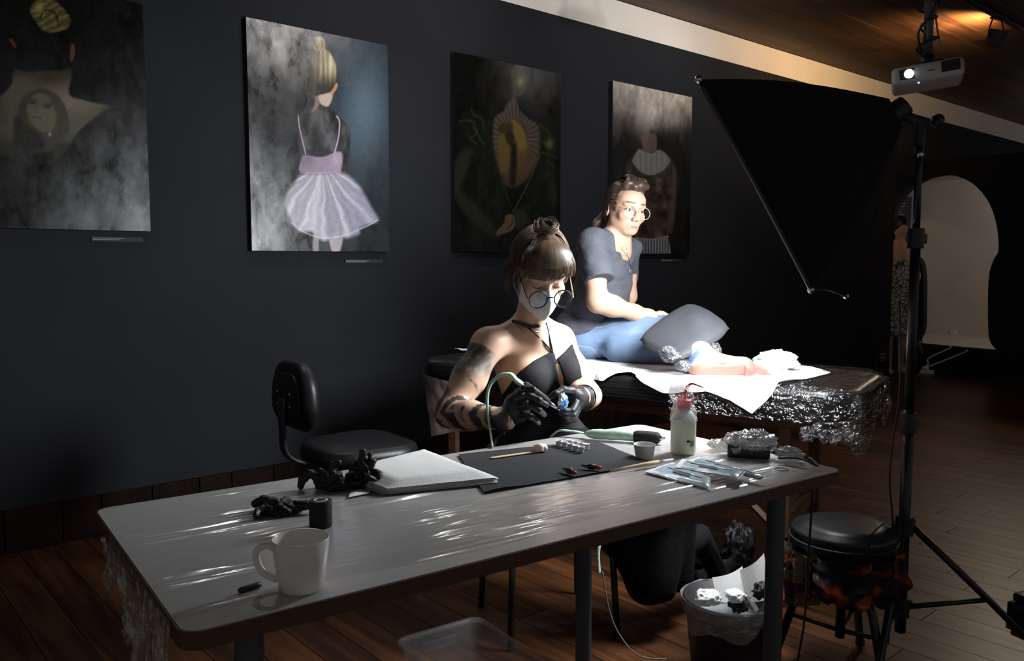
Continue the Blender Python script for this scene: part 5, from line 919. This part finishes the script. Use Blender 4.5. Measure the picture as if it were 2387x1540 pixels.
# ---------------------------------------------------------------- office chair by the wall
M_lth = mat('black_leatherette', (.007, .007, .008), .42, spec=.4, bump=((60, 60, 60), .15, .003))
RO = RCW @ rotz(math.radians(37)); fo, si = RO @ np.array([1., 0, 0]), RO @ np.array([0, 1., 0]); bkc = px(688, 920, 3.16); stc = bkc + fo*.26; stc[2] = .47
oc = thing('office_chair', 'black swivel office chair with low padded backrest by the dark wall', 'office chair', stc*[1, 1, 0], math.atan2(fo[1], fo[0]))
ROt = np.stack([si, np.array([0, 0, 1.]), fo], 1)
def slab(w, h, d, r, c, Rm, bow=0.):
    er = d*.42; rings = []
    for ins, z in ((er, -d/2), (er*.3, -d/2 + er*.3), (0, -d/2 + er), (0, d/2 - er), (er*.3, d/2 - er*.3), (er, d/2)): rings.append([(x*(1 - .18*(y > 0)*y/(h/2)), y, z + bow*(x/w*2)**2) for x, y in rrect(w - 2*ins, h - 2*ins, max(r - ins, .01), 7)])
    n = len(rings[0]); V = np.array(sum(rings, [])); Fs = [[i*n + k, i*n + (k + 1) % n, (i + 1)*n + (k + 1) % n, (i + 1)*n + k] for i in range(len(rings) - 1) for k in range(n)] + [list(range(n))[::-1], list(range(len(V) - n, len(V)))]
    return xf((V, Fs), Rm, c)
obj('backrest', slab(.36, .26, .065, .10, bkc, ROt), M_lth, oc); obj('back_plate', slab(.27, .18, .012, .06, bkc - fo*.038, ROt), M_blackp, oc)
for a in (-.06, .06):
    for b in (-.035, .012): obj('screw', sphere(bkc - fo*.046 + si*a + [0, 0, b], .006, 8, 6), M_steel, oc)
obj('back_bracket', tube(crom([bkc - fo*.05 + [0, 0, -.01], bkc - fo*.055 + [0, 0, -.12], bkc - fo*.03 + [0, 0, -.24], stc + [0, 0, -.06] - fo*.12], 6), .026, 8, flat=.35), mat('grey_metal', (.03, .03, .033), .4), oc)
obj('seat', slab(.44, .42, .075, .13, stc, np.stack([si, -fo, np.array([0, 0, 1.])], 1)), M_lth, oc); obj('gas_lift', cyl(stc + [0, 0, -.04], stc*[1, 1, 0] + [0, 0, .11], .026, n=14), M_blackp, oc); hub_ = stc*[1, 1, 0]
for k in range(5):
    a = math.radians(72*k - 62); d = np.array([math.cos(a), math.sin(a), 0]); e = hub_ + d*.28; obj('base_arm', tube([hub_ + [0, 0, .11], e + [0, 0, .078]], [.026, .016], 8), M_blackp, oc); cs = obj('caster', cyl(e + [0, 0, .026] + np.cross(d, [0, 0, 1])*.024, e + [0, 0, .026] - np.cross(d, [0, 0, 1])*.024, .025, n=16), M_blackp, oc, auto=40); obj('caster_stem', cyl(e + [0, 0, .04], e + [0, 0, .08], .007, n=8), M_steel, cs)
# ---------------------------------------------------------------- projector
M_pj = mat('white_projector_plastic', (.42, .41, .40), .45); pc_ = px(2160, 180, 4.0); RP = RCW @ rotz(math.radians(-24)) @ roty(math.radians(-6)) @ rotx(math.radians(-3)); pj = thing('projector', 'white ceiling projector with glowing lens on a drop pole', 'projector', pc_)
pp = lambda x, y, z: pc_ + RP @ np.array([x, y, z])
obj('housing', box(pc_, (.30, .24, .082), RP, .02, 4), M_pj, pj, auto=50); obj('lens_recess', box(pp(-.088, -.121, .0), (.062, .006, .046), RP, .002), M_blackp, pj, False); obj('lens', lathe([(.021, 0), (.016, .006), (0, .009)], 20, pp(-.078, -.124, .0), RP @ rotx(math.pi/2), caps=False), emis('lens_glow', (.72, .80, 1.0), 9.0), pj)
obj('vent', box(pp(.094, -.121, .006), (.078, .006, .050), RP, .002), M_blackp, pj, False); obj('brand_mark', box(pp(.015, -.1205, .0), (.03, .002, .006), RP), mat('grey_print', (.1, .1, .11), .5), pj, False); obj('status_light', sphere(pp(-.04, -.10, -.043), .004, 6, 5), emis('blue_led', (.3, .4, 1.), 4.), pj)
pt = np.array([pc_[0], pc_[1], 0]); obj('drop_pole', cyl(pt + [0, 0, pc_[2] + .04], pt + [0, 0, CEIL - .002], .021, n=14), mat('grey_pole', (.06, .06, .062), .4), pj); obj('mount_plate', join(box(pc_ + [0, 0, .052], (.14, .12, .012), RP), cyl(pt + [0, 0, pc_[2] + .05], pt + [0, 0, pc_[2] + .10], .03, n=12)), M_blackp, pj)
cq = pt + [0, 0, pc_[2]]; wob = lambda k, z, r=.034: cq + [r*math.cos(k), r*math.sin(k), z]
obj('cable_bundle', join(tube(crom([wob(k*1.3, .1 + .02*k, .03 + .012*(k % 3)) for k in range(12)], 4), .005, 6), tube(crom([wob(.5, .07), wob(2.5, .2, .05), wob(4, .30, .045), wob(4.4, .5, .03), wob(4.2, .84, .03)], 5), .006, 6)), M_blackp, pj); obj('signal_cable', tube(crom([pp(.07, .0, .042), wob(-.7, .14, .06), wob(-.7, .3, .03), wob(-.9, .55, .03), wob(-.9, .84, .03)], 5), .0045, 6), mat('grey_cable', (.2, .2, .2), .5), pj)
obj('junction_box', box(px(2175, 5, 4.0) + [0, 0, .02], (.07, .05, .05), RP, .004), M_blackp, pj)
# track with its flood light; the second track and other floods are added
tk = onz(2330, 42, CEIL - .03); M_trk = mat('black_track', (.006, .006, .006), .5); tag(obj('ceiling_track', box((tk[0] + .5, tk[1], CEIL - .018), (9.0, .036, .034)), M_trk), 'long black lighting track fixed to the wooden ceiling', 'lighting track')
TK2 = 3.3; tag(obj('ceiling_track', box((2.0, TK2, CEIL - .018), (3.4, .036, .034)), M_trk), 'short unseen lighting track added on the ceiling close to the painted wall', 'lighting track')  # out-of-view track added to hold the floods over the table
def flood(c, aim, power, lab, col=(1., .62, .28), size=75, ty=None):
    ty = tk[1] if ty is None else ty
    d = np.asarray(aim, float) - c; d /= np.linalg.norm(d); zz = d; xx = np.cross([0, 0, 1.], zz); xx /= np.linalg.norm(xx); yy = np.cross(zz, xx); Rf = np.stack([xx, yy, zz], 1); t = thing('flood_light', lab, 'flood light', c, 0, 'flood lights on the ceiling track')
    obj('housing', box(c, (.16, .12, .045), Rf, .006, 2), M_trk, t, False); obj('glass', box(c + d*.0235, (.13, .09, .002), Rf), emis('flood_glass', col, 3.), t, False)
    for s in (-1, 1): obj('yoke_arm', tube([c + xx*s*.085, c + xx*s*.088 + [0, 0, .05], np.array([c[0], ty, CEIL - .045]) + xx*s*.05], .006, 6), M_trk, t)
    obj('yoke_clip', box((c[0], ty, CEIL - .042), (.12, .03, .014), rotz(math.atan2(xx[1], xx[0]))), M_trk, t, False)
    ld = bpy.data.lights.new('flood_lamp', 'SPOT'); ld.energy = power; ld.color = col; ld.spot_size = math.radians(size*2); ld.spot_blend = .8; ld.shadow_soft_size = .05; lo_ = bpy.data.objects.new('flood_lamp', ld); COL.objects.link(lo_); lo_.parent = t
    q = Matrix(np.stack([xx, yy, zz], 1).tolist()).to_4x4() @ Matrix.Rotation(math.pi, 4, 'X'); lo_.matrix_local = Matrix.Translation(Vector(d*.03)) @ q
fl = px(2308, 92, np.array([SY*tk[0] + CY*tk[1]])[0]); fl[1] = tk[1]
flood(fl, onz(2205, 62, CEIL), FLOOD_POWER, 'black flood light aimed along the ceiling beside the projector')
for xk, ax_k in ((2.5, -1.), (4.6, 3.9)): flood(np.array([xk, tk[1], CEIL - .19]), np.array([xk + .5, DW, CEIL - .32]), WALL_FILL, 'unseen black flood light added to brighten the white wall strip above the %s' % ('tutu painting' if xk < 3 else 'veiled figure painting'), (1., .96, .92), 62)  # out-of-view floods added to brighten the upper wall strip
for xk, nm_ in ((1.5, 'mug end of the table'), (2.65, 'middle of the work table'), (3.4, 'far end of the work table')): flood(np.array([xk, TK2, CEIL - .19]), np.array([xk - .05, TK2 - .9, 0.]), TABLE_FILL, 'unseen black flood light added over the ' + nm_, (1., .97, .94), 80, TK2)  # out-of-view floods added for streaks on the film and general fill
flood(np.array([7.9, tk[1], CEIL - .19]), np.array([5.0, 1.75, 0.]), 95., 'unseen black flood light added to brighten the open floor beyond the light stand', (1., .82, .62), 34)  # out-of-view flood added because the floor here was too dark
ad_ = bpy.data.lights.new('alcove_fill_lamp', 'POINT'); ad_.energy = ALCOVE_FILL; ad_.color = (1., .88, .77); ad_.shadow_soft_size = .12; ao = bpy.data.objects.new('alcove_fill_lamp', ad_); COL.objects.link(ao); al = np.array([10.1, 2.5, 2.30])
t = thing('added_pendant_lamp', 'small unseen warm pendant lamp added to light the white alcove behind the arch', 'lamp', al); ao.parent = t; ao.location = (0, 0, -.02); obj('shade', lathe([(.03, .12), (.11, .02), (.108, .018), (.028, .115)], 20, al, caps=False), M_pj, t); obj('cord', cyl(al + [0, 0, .11], al + [0, 0, .30], .004, n=6), M_blackp, t)  # unseen pendant and its point light added to light the alcove
# ---------------------------------------------------------------- stool with patterned cloth
sc_ = px(1966, 1232, 2.42); zt = sc_[2]; s0 = sc_*[1, 1, 0]; sl_ = thing('round_stool', 'black round padded stool next to the light stand', 'stool', s0)
obj('seat', lathe([(0, zt - .085), (.135, zt - .085), (.148, zt - .075), (.150, zt - .035), (.152, zt - .028), (.147, zt - .016), (.151, zt - .008), (.146, zt + .004), (.128, zt + .008), (.126, zt + .014), (.09, zt + .020), (0, zt + .023)], 48, s0, caps=False), M_lth, sl_)
obj('piping', lathe([(.152 + .0035*math.cos(a), zt - .024 + .0035*math.sin(a)) for a in np.linspace(0, 6.283, 7)], 48, s0, caps=False), M_blackp, sl_); M_gp = mat('gold_print', (.35, .28, .18), .4, .6)
for k in range(7): a = -math.pi/2 - YAW + .12 + .055*k; obj('print_mark', box(s0 + [.1505*math.cos(a), .1505*math.sin(a), zt - .003], (.0035, .0015, .006), rotz(a + math.pi/2)), M_gp, sl_, False)
for k in range(3):
    a = math.radians(-112 + 120*k); d = np.array([math.cos(a), math.sin(a), 0]); obj('leg', tube([s0 + d*.04 + [0, 0, zt - .085], s0 + d*.13 + [0, 0, zt*.5], s0 + d*.19 + [0, 0, .012]], .0125, 10), M_black, sl_); obj('foot', sphere(s0 + d*.19 + [0, 0, .016], .016, 8, 6), M_blackp, sl_)
obj('column', cyl(s0 + [0, 0, .10], s0 + [0, 0, zt - .085], .014, n=12), M_black, sl_); 
for k in range(3): a = math.radians(-112 + 120*k); d = np.array([math.cos(a), math.sin(a), 0]); obj('stretcher', tube([s0 + [0, 0, .12], s0 + d*.145 + [0, 0, .16]], .007, 6), M_black, sl_)
M_clo = mat('patterned_cloth', vcol=True, rough=.9, spec=.2)
def fcl(u, v):
    a = -YAW - math.pi/2 + (u - .62)*3.3; n = vnoise(np.stack([u*7, v*3], 1), 1, 4, 2); r = .155 + .012*np.sin(u*34) + .05*n*v + .03*v*(u < .45); L_ = .10 + .07*np.exp(-((u - .15)/.16)**2) + .07*np.exp(-((u - .75)/.1)**2) + .03*np.sin(u*15)
    return np.column_stack([s0[0] + r*np.cos(a), s0[1] + r*np.sin(a), zt - .05 - L_*v])
g = grid(fcl, 90, 30); uu = np.tile(np.linspace(0, 1, 90), 30); vv = np.repeat(np.linspace(0, 1, 30), 90); n1 = vnoise(np.stack([uu*16, vv*5], 1), 1, 6, 2); n2 = vnoise(np.stack([uu*24, vv*9], 1), 1, 16, 2); c_ = np.tile([.02, .014, .014], (len(uu), 1)); c_[n1 > .12] = (.15, .02, .008); c_[n1 > .3] = (.26, .055, .014); c_[(n2 > .25) & (uu < .4)] = (.14, .12, .08); c_[n1 < -.35] = (.014, .014, .018)
tag(obj('patterned_scarf', g, M_clo, None, True, c_), 'orange and beige patterned scarf draped around the stool under its seat', 'scarf')
def fcl2(u, v):
    c0 = px(1868, 1330, 2.36); n = vnoise(np.stack([u*6, v*5], 1), 1, 24, 3); a = (u - .5)*2.6; r = .052 + .02*n + .008*np.sin(u*26); return c0 + np.column_stack([r*np.sin(a)*CY - r*np.cos(a)*SY*.8, -r*np.sin(a)*SY - r*np.cos(a)*CY*.8, .06 - .15*v + .01*n])
g = grid(fcl2, 44, 34); n1 = vnoise(g[0], 34, 8, 2); n2 = vnoise(g[0], 60, 9, 2); c_ = np.tile([.15, .13, .09], (len(g[0]), 1)); c_[n1 < -.1] = (.10, .02, .008); c_[n1 < -.3] = (.02, .03, .05); c_[np.abs(n2) < .05] = (.16, .02, .012); tag(obj('checked_shirt', g, M_clo, None, True, c_), 'checked beige and red shirt hanging behind the table leg', 'shirt')
# ---------------------------------------------------------------- waste bin
bp_ = px(1699, 1392, 2.36); b0 = bp_*[1, 1, 0]; bz = bp_[2]; rb = .128; wb = thing('waste_bin', 'black waste bin with a clear liner under the table', 'waste bin', b0)
obj('bin_body', lathe([(0, .002), (rb*.78, .002), (rb*.80, .01), (rb, bz), (rb + .004, bz + .003), (rb - .004, bz + .003), (rb*.77, .02), (0, .018)], 40, b0, caps=False), M_blackp, wb)
M_liner = film('bin_liner', .12, .2, (30, 30, 40), .8, .012, body=.2)
def fli(u, v):
    a = u*2*np.pi; n = vnoise(np.stack([np.cos(a)*4 + 9, np.sin(a)*4 + 9, v*4], 1), 1, 5, 2); L_ = .065 + .02*np.sin(a*2 + 1) + .016*np.sin(a*5); r = np.where(v < .5, rb - .008 + .016*v*2, rb + .007 + .008*n + .004*np.sin(a*22)*(v - .5)); z = np.where(v < .5, bz - .05 + .056*v*2, bz + .006 - L_*(v - .5)*2 + .004*n); return np.column_stack([b0[0] + r*np.cos(a), b0[1] + r*np.sin(a), z])
obj('liner', grid(fli, 110, 30), M_liner, wb); gb = 'rubbish in the waste bin'
fill_ = bz - .035
obj('liner_base', lathe([(0, fill_ - .03), (rb - .02, fill_ - .03)], 24, b0, caps=False), M_liner, wb)
for (x, y, sz, sd, lb) in ((1650, 1392, .038, 3, 'crumpled white tissue at the bin side by the skirt'), (1715, 1388, .030, 7, 'small balled white tissue on top of the black gloves in the bin')): tag(obj('used_tissue', crumple(px(x, y, 2.34), (sz, sz, sz*.62), sd, .3, 44, 28), M_pap), lb, 'tissue', gb)
for (x, y, sz, sd, lb) in ((1722, 1404, .036, 11, 'black glove stuffed in the bin under a balled tissue'), (1775, 1376, .030, 13, 'black glove standing against white paper in the bin')): tag(obj('used_glove', crumple(px(x, y, 2.36), (sz, sz*.8, sz*.8), sd, .45, 44, 28), M_nit), lb, 'glove', gb)
def sheetq(q, name, lb, m, bend=.02): tag(obj(name, grid(lambda u, v: ((1 - u)*(1 - v))[:, None]*q[0] + (u*(1 - v))[:, None]*q[1] + (u*v)[:, None]*q[2] + ((1 - u)*v)[:, None]*q[3] + (bend*np.sin(u*3))[:, None]*(RCW @ np.array([0, -1., 0])), 12, 8), m), lb, 'paper', gb)
sheetq([px(1660, 1345, 2.44), px(1730, 1318, 2.47), px(1740, 1400, 2.42), px(1672, 1400, 2.40)], 'paper_sheet', 'white paper sheet leaning low inside the bin', M_pap); sheetq([px(1718, 1330, 2.46), px(1780, 1288, 2.45), px(1798, 1390, 2.40), px(1735, 1400, 2.42)], 'paper_sheet', 'white paper sheet sticking up highest from the bin', M_pap)
sheetq([px(1728, 1390, 2.30), px(1745, 1380, 2.31), px(1768, 1418, 2.28), px(1744, 1420, 2.28)], 'plastic_wrapper', 'clear plastic wrapper at the front of the bin', M_liner)
tag(obj('black_bag', crumple(px(1722, 1275, 2.98), (.07, .05, .10), 21, .35, 60, 40), mat('black_bin_bag', (.006, .006, .007), .55)), 'black plastic bag hanging at the bed brace behind the bin', 'bag')
# ---------------------------------------------------------------- storage box
zr = .165; kA, kB, kC = onz(925, 1490, zr), onz(1113, 1436, zr), onz(1330, 1560, zr); ux = (kB - kA)[:2]; wA = np.linalg.norm(ux); ux = ux/wA; uy = np.array([ux[1], -ux[0]]); LB = .42; sb0 = kA[:2] + ux*wA/2 + uy*LB/2
M_tub = mat('cloudy_tub_plastic', (.5, .48, .49), .3, spec=.5, Alpha=.13); tub = thing('storage_box', 'open translucent plastic storage box on the floor under the table', 'storage box', (*sb0, 0), math.atan2(ux[1], ux[0])); RT = np.array([[ux[0], uy[0], 0], [ux[1], uy[1], 0], [0, 0, 1.]])
def tubw():
    prof = [(.86, .004), (.88, .01), (.985, zr - .012), (1.0, zr - .010), (1.05, zr - .008), (1.055, zr - .002), (1.04, zr), (1.0, zr - .002), (.965, zr - .014), (.865, .014)]; V = []; o = rrect(wA, LB, .035, 5); n = len(o)
    for k, z in prof: V += [(x*(k if abs(k - 1) < .2 else k), y*k, z) for x, y in o]
    Fs = [[i*n + k, i*n + (k + 1) % n, (i + 1)*n + (k + 1) % n, (i + 1)*n + k] for i in range(len(prof) - 1) for k in range(n)] + [list(range(n))[::-1], list(range((len(prof) - 1)*n, len(prof)*n))]; return xf((np.array(V), Fs), RT, (*sb0, 0))
obj('tub', tubw(), M_tub, tub); 
for s in (-1, 1): obj('grip_panel', box(np.array([*sb0, zr - .045]) + RT @ np.array([0, s*LB*.485, 0]), (wA*.42, .006, .028), RT, .002), M_tub, tub, False)
# ---------------------------------------------------------------- cords, bits
q0 = tp(1372, 1012, TZ + .012); ec = T(1.21, .715, TZ + .01); cs_ = [q0, (q0 + ec)/2 + [0, 0, .006], ec, ec + [0.0, .012, -.06], px(1397, 1200, 2.50), px(1394, 1290, 2.47), px(1396, 1334, 2.46)]; t = thing('clip_cord', 'mint sleeved clip cord hanging behind the table down to the floor', 'cord', px(1396, 1334, 2.46)*[1, 1, 0])
obj('sleeve', tube(crom(cs_, 6), np.interp(np.linspace(0, 1, 37), [0, .3, .8, 1], [.008, .008, .016, .02]), 8, flat=.35), M_slv, t); obj('wire', tube(crom([px(1404, 1332, 2.46), px(1420, 1420, 2.44), px(1445, 1480, 2.42), px(1490, 1528, 2.40), onz(1555, 1536, .005)], 8), .0022, 6), mat('grey_wire', (.16, .17, .15), .5), t)
sc2 = [px(2096, 700, 2.53), px(2098, 900, 2.53), px(2080, 1040, 2.50), px(2074, 1120, 2.49), px(2080, 1200, 2.50), px(2086, 1330, 2.52), px(2070, 1500, 2.5)]; tag(obj('lamp_cable', tube(crom(sc2, 8), .003, 6), M_blackp), 'black cable hanging slack along the light stand', 'cable')
cc = onz(2400, 1442, 0); t = thing('equipment_case', 'small black case at the edge of the wooden floor', 'case', cc); obj('lower_shell', box(cc + [0, 0, .03], (.12, .09, .056), rotz(-.3), .008, 2), M_blackp, t); obj('lid', box(cc + [0, 0, .075], (.09, .07, .028), rotz(-.3), .006, 2), M_black, t)
# far end: sign, socket strip, person, text panel
M_sg = mat('dark_board', (.012, .012, .013), .5); sg = ony(2056, 834, DW - .02); t = thing('floor_sign', 'small dark sign board with pale print leaning on the wall end', 'sign', (sg[0], DW - .02, 0)); hs = .34; obj('board', box((sg[0], DW - .016, hs/2 + .001), (.30, .018, hs), bev=.003), M_sg, t, False)
for k, (z, w_) in enumerate(((.27, .12), (.235, .14), (.205, .12), (.10, .13), (.075, .10))): obj('print_mark', box((sg[0] + .01, DW - .026, z), (w_, .002, .018 if k < 2 else .008)), M_ink, t, False)
def front(q, dx=.06): q = np.array(q, float); q[0] = min(q[0], PX0 - dx); return q
ps_ = front(onz(2185, 858, .02), .12); t = thing('power_strip', 'white power strip on the floor below the arch', 'power strip', ps_*[1, 1, 0]); obj('strip', box(ps_, (.06, .26, .04), rotz(.3), .006), M_cap, t, False); obj('plug', box(ps_ + [0, -.06, .035], (.04, .04, .04), rotz(.3), .006), M_cap, t, False)
ol = onx(2222, 778, 11.145); tag(obj('wall_socket', box(ol, (.012, .09, .09), bev=.003), M_cap), 'white wall socket in the alcove behind the arch', 'socket')
for pts, lb in (([onx(2216, 806, PX0 - .012), onx(2213, 812, PX0 - .03), px(2204, 828, 9.4), px(2188, 846, 9.3), onz(2165, 855, .01), onz(2140, 858, .008)], 'longer white cable trailing from the arch sill to the floor'), ([onx(2255, 815, PX0 - .012), onx(2250, 820, PX0 - .03), px(2225, 838, 9.3), onz(2202, 850, .03)], 'short white cable from the arch sill to the power strip'), ([onz(2150, 858, .008), onz(2172, 845, .02) + [0, 0, .08], onz(2186, 846, .02) + [0, 0, .03], ps_ + [0, .05, .03]], 'white cable looped on the floor beside the power strip')): tag(obj('white_cable', tube(crom([front(q, .03 + .01*k) for k, q in enumerate(pts)], 6), .008, 6), M_cap), lb, 'cable')
tpn = onx(2085, 515, 11.13); t = thing('text_panel', 'blue grey wall text panel seen through the arch', 'wall text', tpn); obj('panel', box(tpn + [.01, .05, 0], (.012, .52, .62), bev=.002), mat('panel_blue_grey', (.09, .10, .15), .6), t, False)
for k in range(14): w_ = .34 if k % 4 else .2; obj('text_line', box(tpn + [.002, .05 - (.34 - w_)*.0 + random.uniform(-.02, .02), .26 - .036*k], (.003, w_*random.uniform(.7, 1.1), .012)), M_cap, t, False)
fp = px(2092, 700, 9.05); f0 = fp*[1, 1, 0]; pz = lambda x, y, z: f0 + RCW @ np.array([x, y, 0]) + [0, 0, z]; t = thing('person', 'standing person in a patterned dress seen by the arch', 'person', f0)
f = Field(f0 - [.4, .4, 0], f0 + [.4, .4, 1.8], .012); f.ell(pz(-.02, 0, 1.60), (.085, .10, .12), k=.02); f.cap(pz(0, 0, 1.40), pz(-.01, 0, 1.56), .055, .05, .03); f.cap(pz(-.16, 0, 1.37), pz(.14, 0, 1.37), .055, .055, .05); f.ell(pz(0, 0, 1.25), (.15, .11, .17), k=.05); f.ell(pz(0, 0, .95), (.16, .12, .16), k=.06)
for s_ in (-1, 1): f.chain([pz(s_*.17, 0, 1.36), pz(s_*.20, .02, 1.08), pz(s_*.17, -.05, .84)], [.05, .042, .03], .03); f.chain([pz(s_*.08, 0, .85), pz(s_*.08, .01, .46), pz(s_*.08, 0, .08)], [.085, .055, .04], .04); f.cap(pz(s_*.08, .02, .04), pz(s_*.09, -.10, .035), .036, .03, .03)
f.F = np.maximum(f.F, .003 - f.coords()[2]); v_, q_ = f.mesh(2); obj('body', (v_, q_), M_skin, t, True, np.tile([.55, .33, .22], (len(v_), 1)))
hh = Field(pz(-.25, -.25, 1.42) - [.15, .15, 0], pz(.2, .2, 1.8) + [.15, .15, 0], .012); hh.ell(pz(-.02, .015, 1.615), (.10, .112, .125), k=.02); hh.ell(pz(-.02, .04, 1.53), (.085, .08, .09), k=.03); hh.ell(pz(-.02, -.14, 1.56), (.08, .07, .11), k=.01, op='cut') if False else None; obj('hair', hh.mesh(2), mat('black_hair', (.006, .005, .005), .5), t)
dd = Field(f0 - [.4, .4, -.3], f0 + [.4, .4, 1.5], .012); dd.ell(pz(0, 0, 1.20), (.165, .125, .13), k=.05); dd.ell(pz(0, 0, 1.02), (.165, .13, .2), k=.06); dd.cap(pz(0, 0, .9), pz(0, 0, .48), .16, .19, .05); Zq = dd.coords()[2]; dd.F = np.maximum(np.maximum(dd.F, Zq - 1.30), .44 - Zq); v_, q_ = dd.mesh(1)
m = bpy.data.materials.new('patterned_dress'); m.use_nodes = True; N, Lk = nt(m); vo = N.new('ShaderNodeTexVoronoi'); vo.inputs['Scale'].default_value = 22; vo.feature = 'DISTANCE_TO_EDGE'; cr = N.new('ShaderNodeValToRGB'); cr.color_ramp.elements[0].position = .05; cr.color_ramp.elements[1].position = .12; cr.color_ramp.elements[0].color = (.01, .01, .01, 1); cr.color_ramp.elements[1].color = (.5, .44, .36, 1); tcx = N.new('ShaderNodeTexCoord'); Lk.new(tcx.outputs['Object'], vo.inputs['Vector']); Lk.new(vo.outputs['Distance'], cr.inputs[0]); Lk.new(cr.outputs[0], N['Principled BSDF'].inputs['Base Color']); obj('dress', (v_, q_), m, t)
bg = Field(f0 - [.5, .5, 0], f0 + [.5, .5, .6], .012); bg.ell(pz(.10, -.22, .20), (.12, .09, .19), k=.03); bg.F = np.maximum(bg.F, .004 - bg.coords()[2]); v_, q_ = bg.mesh(2); bo = obj('shoulder_bag', (v_, q_), M_lth); tag(bo, 'black bag on the floor beside the person in the dress', 'bag'); obj('bag_strap', tube(crom([pz(.02, -.22, .36), pz(.06, -.23, .47), pz(.14, -.23, .47), pz(.18, -.22, .34)], 5), .008, 6), M_blackp, bo)
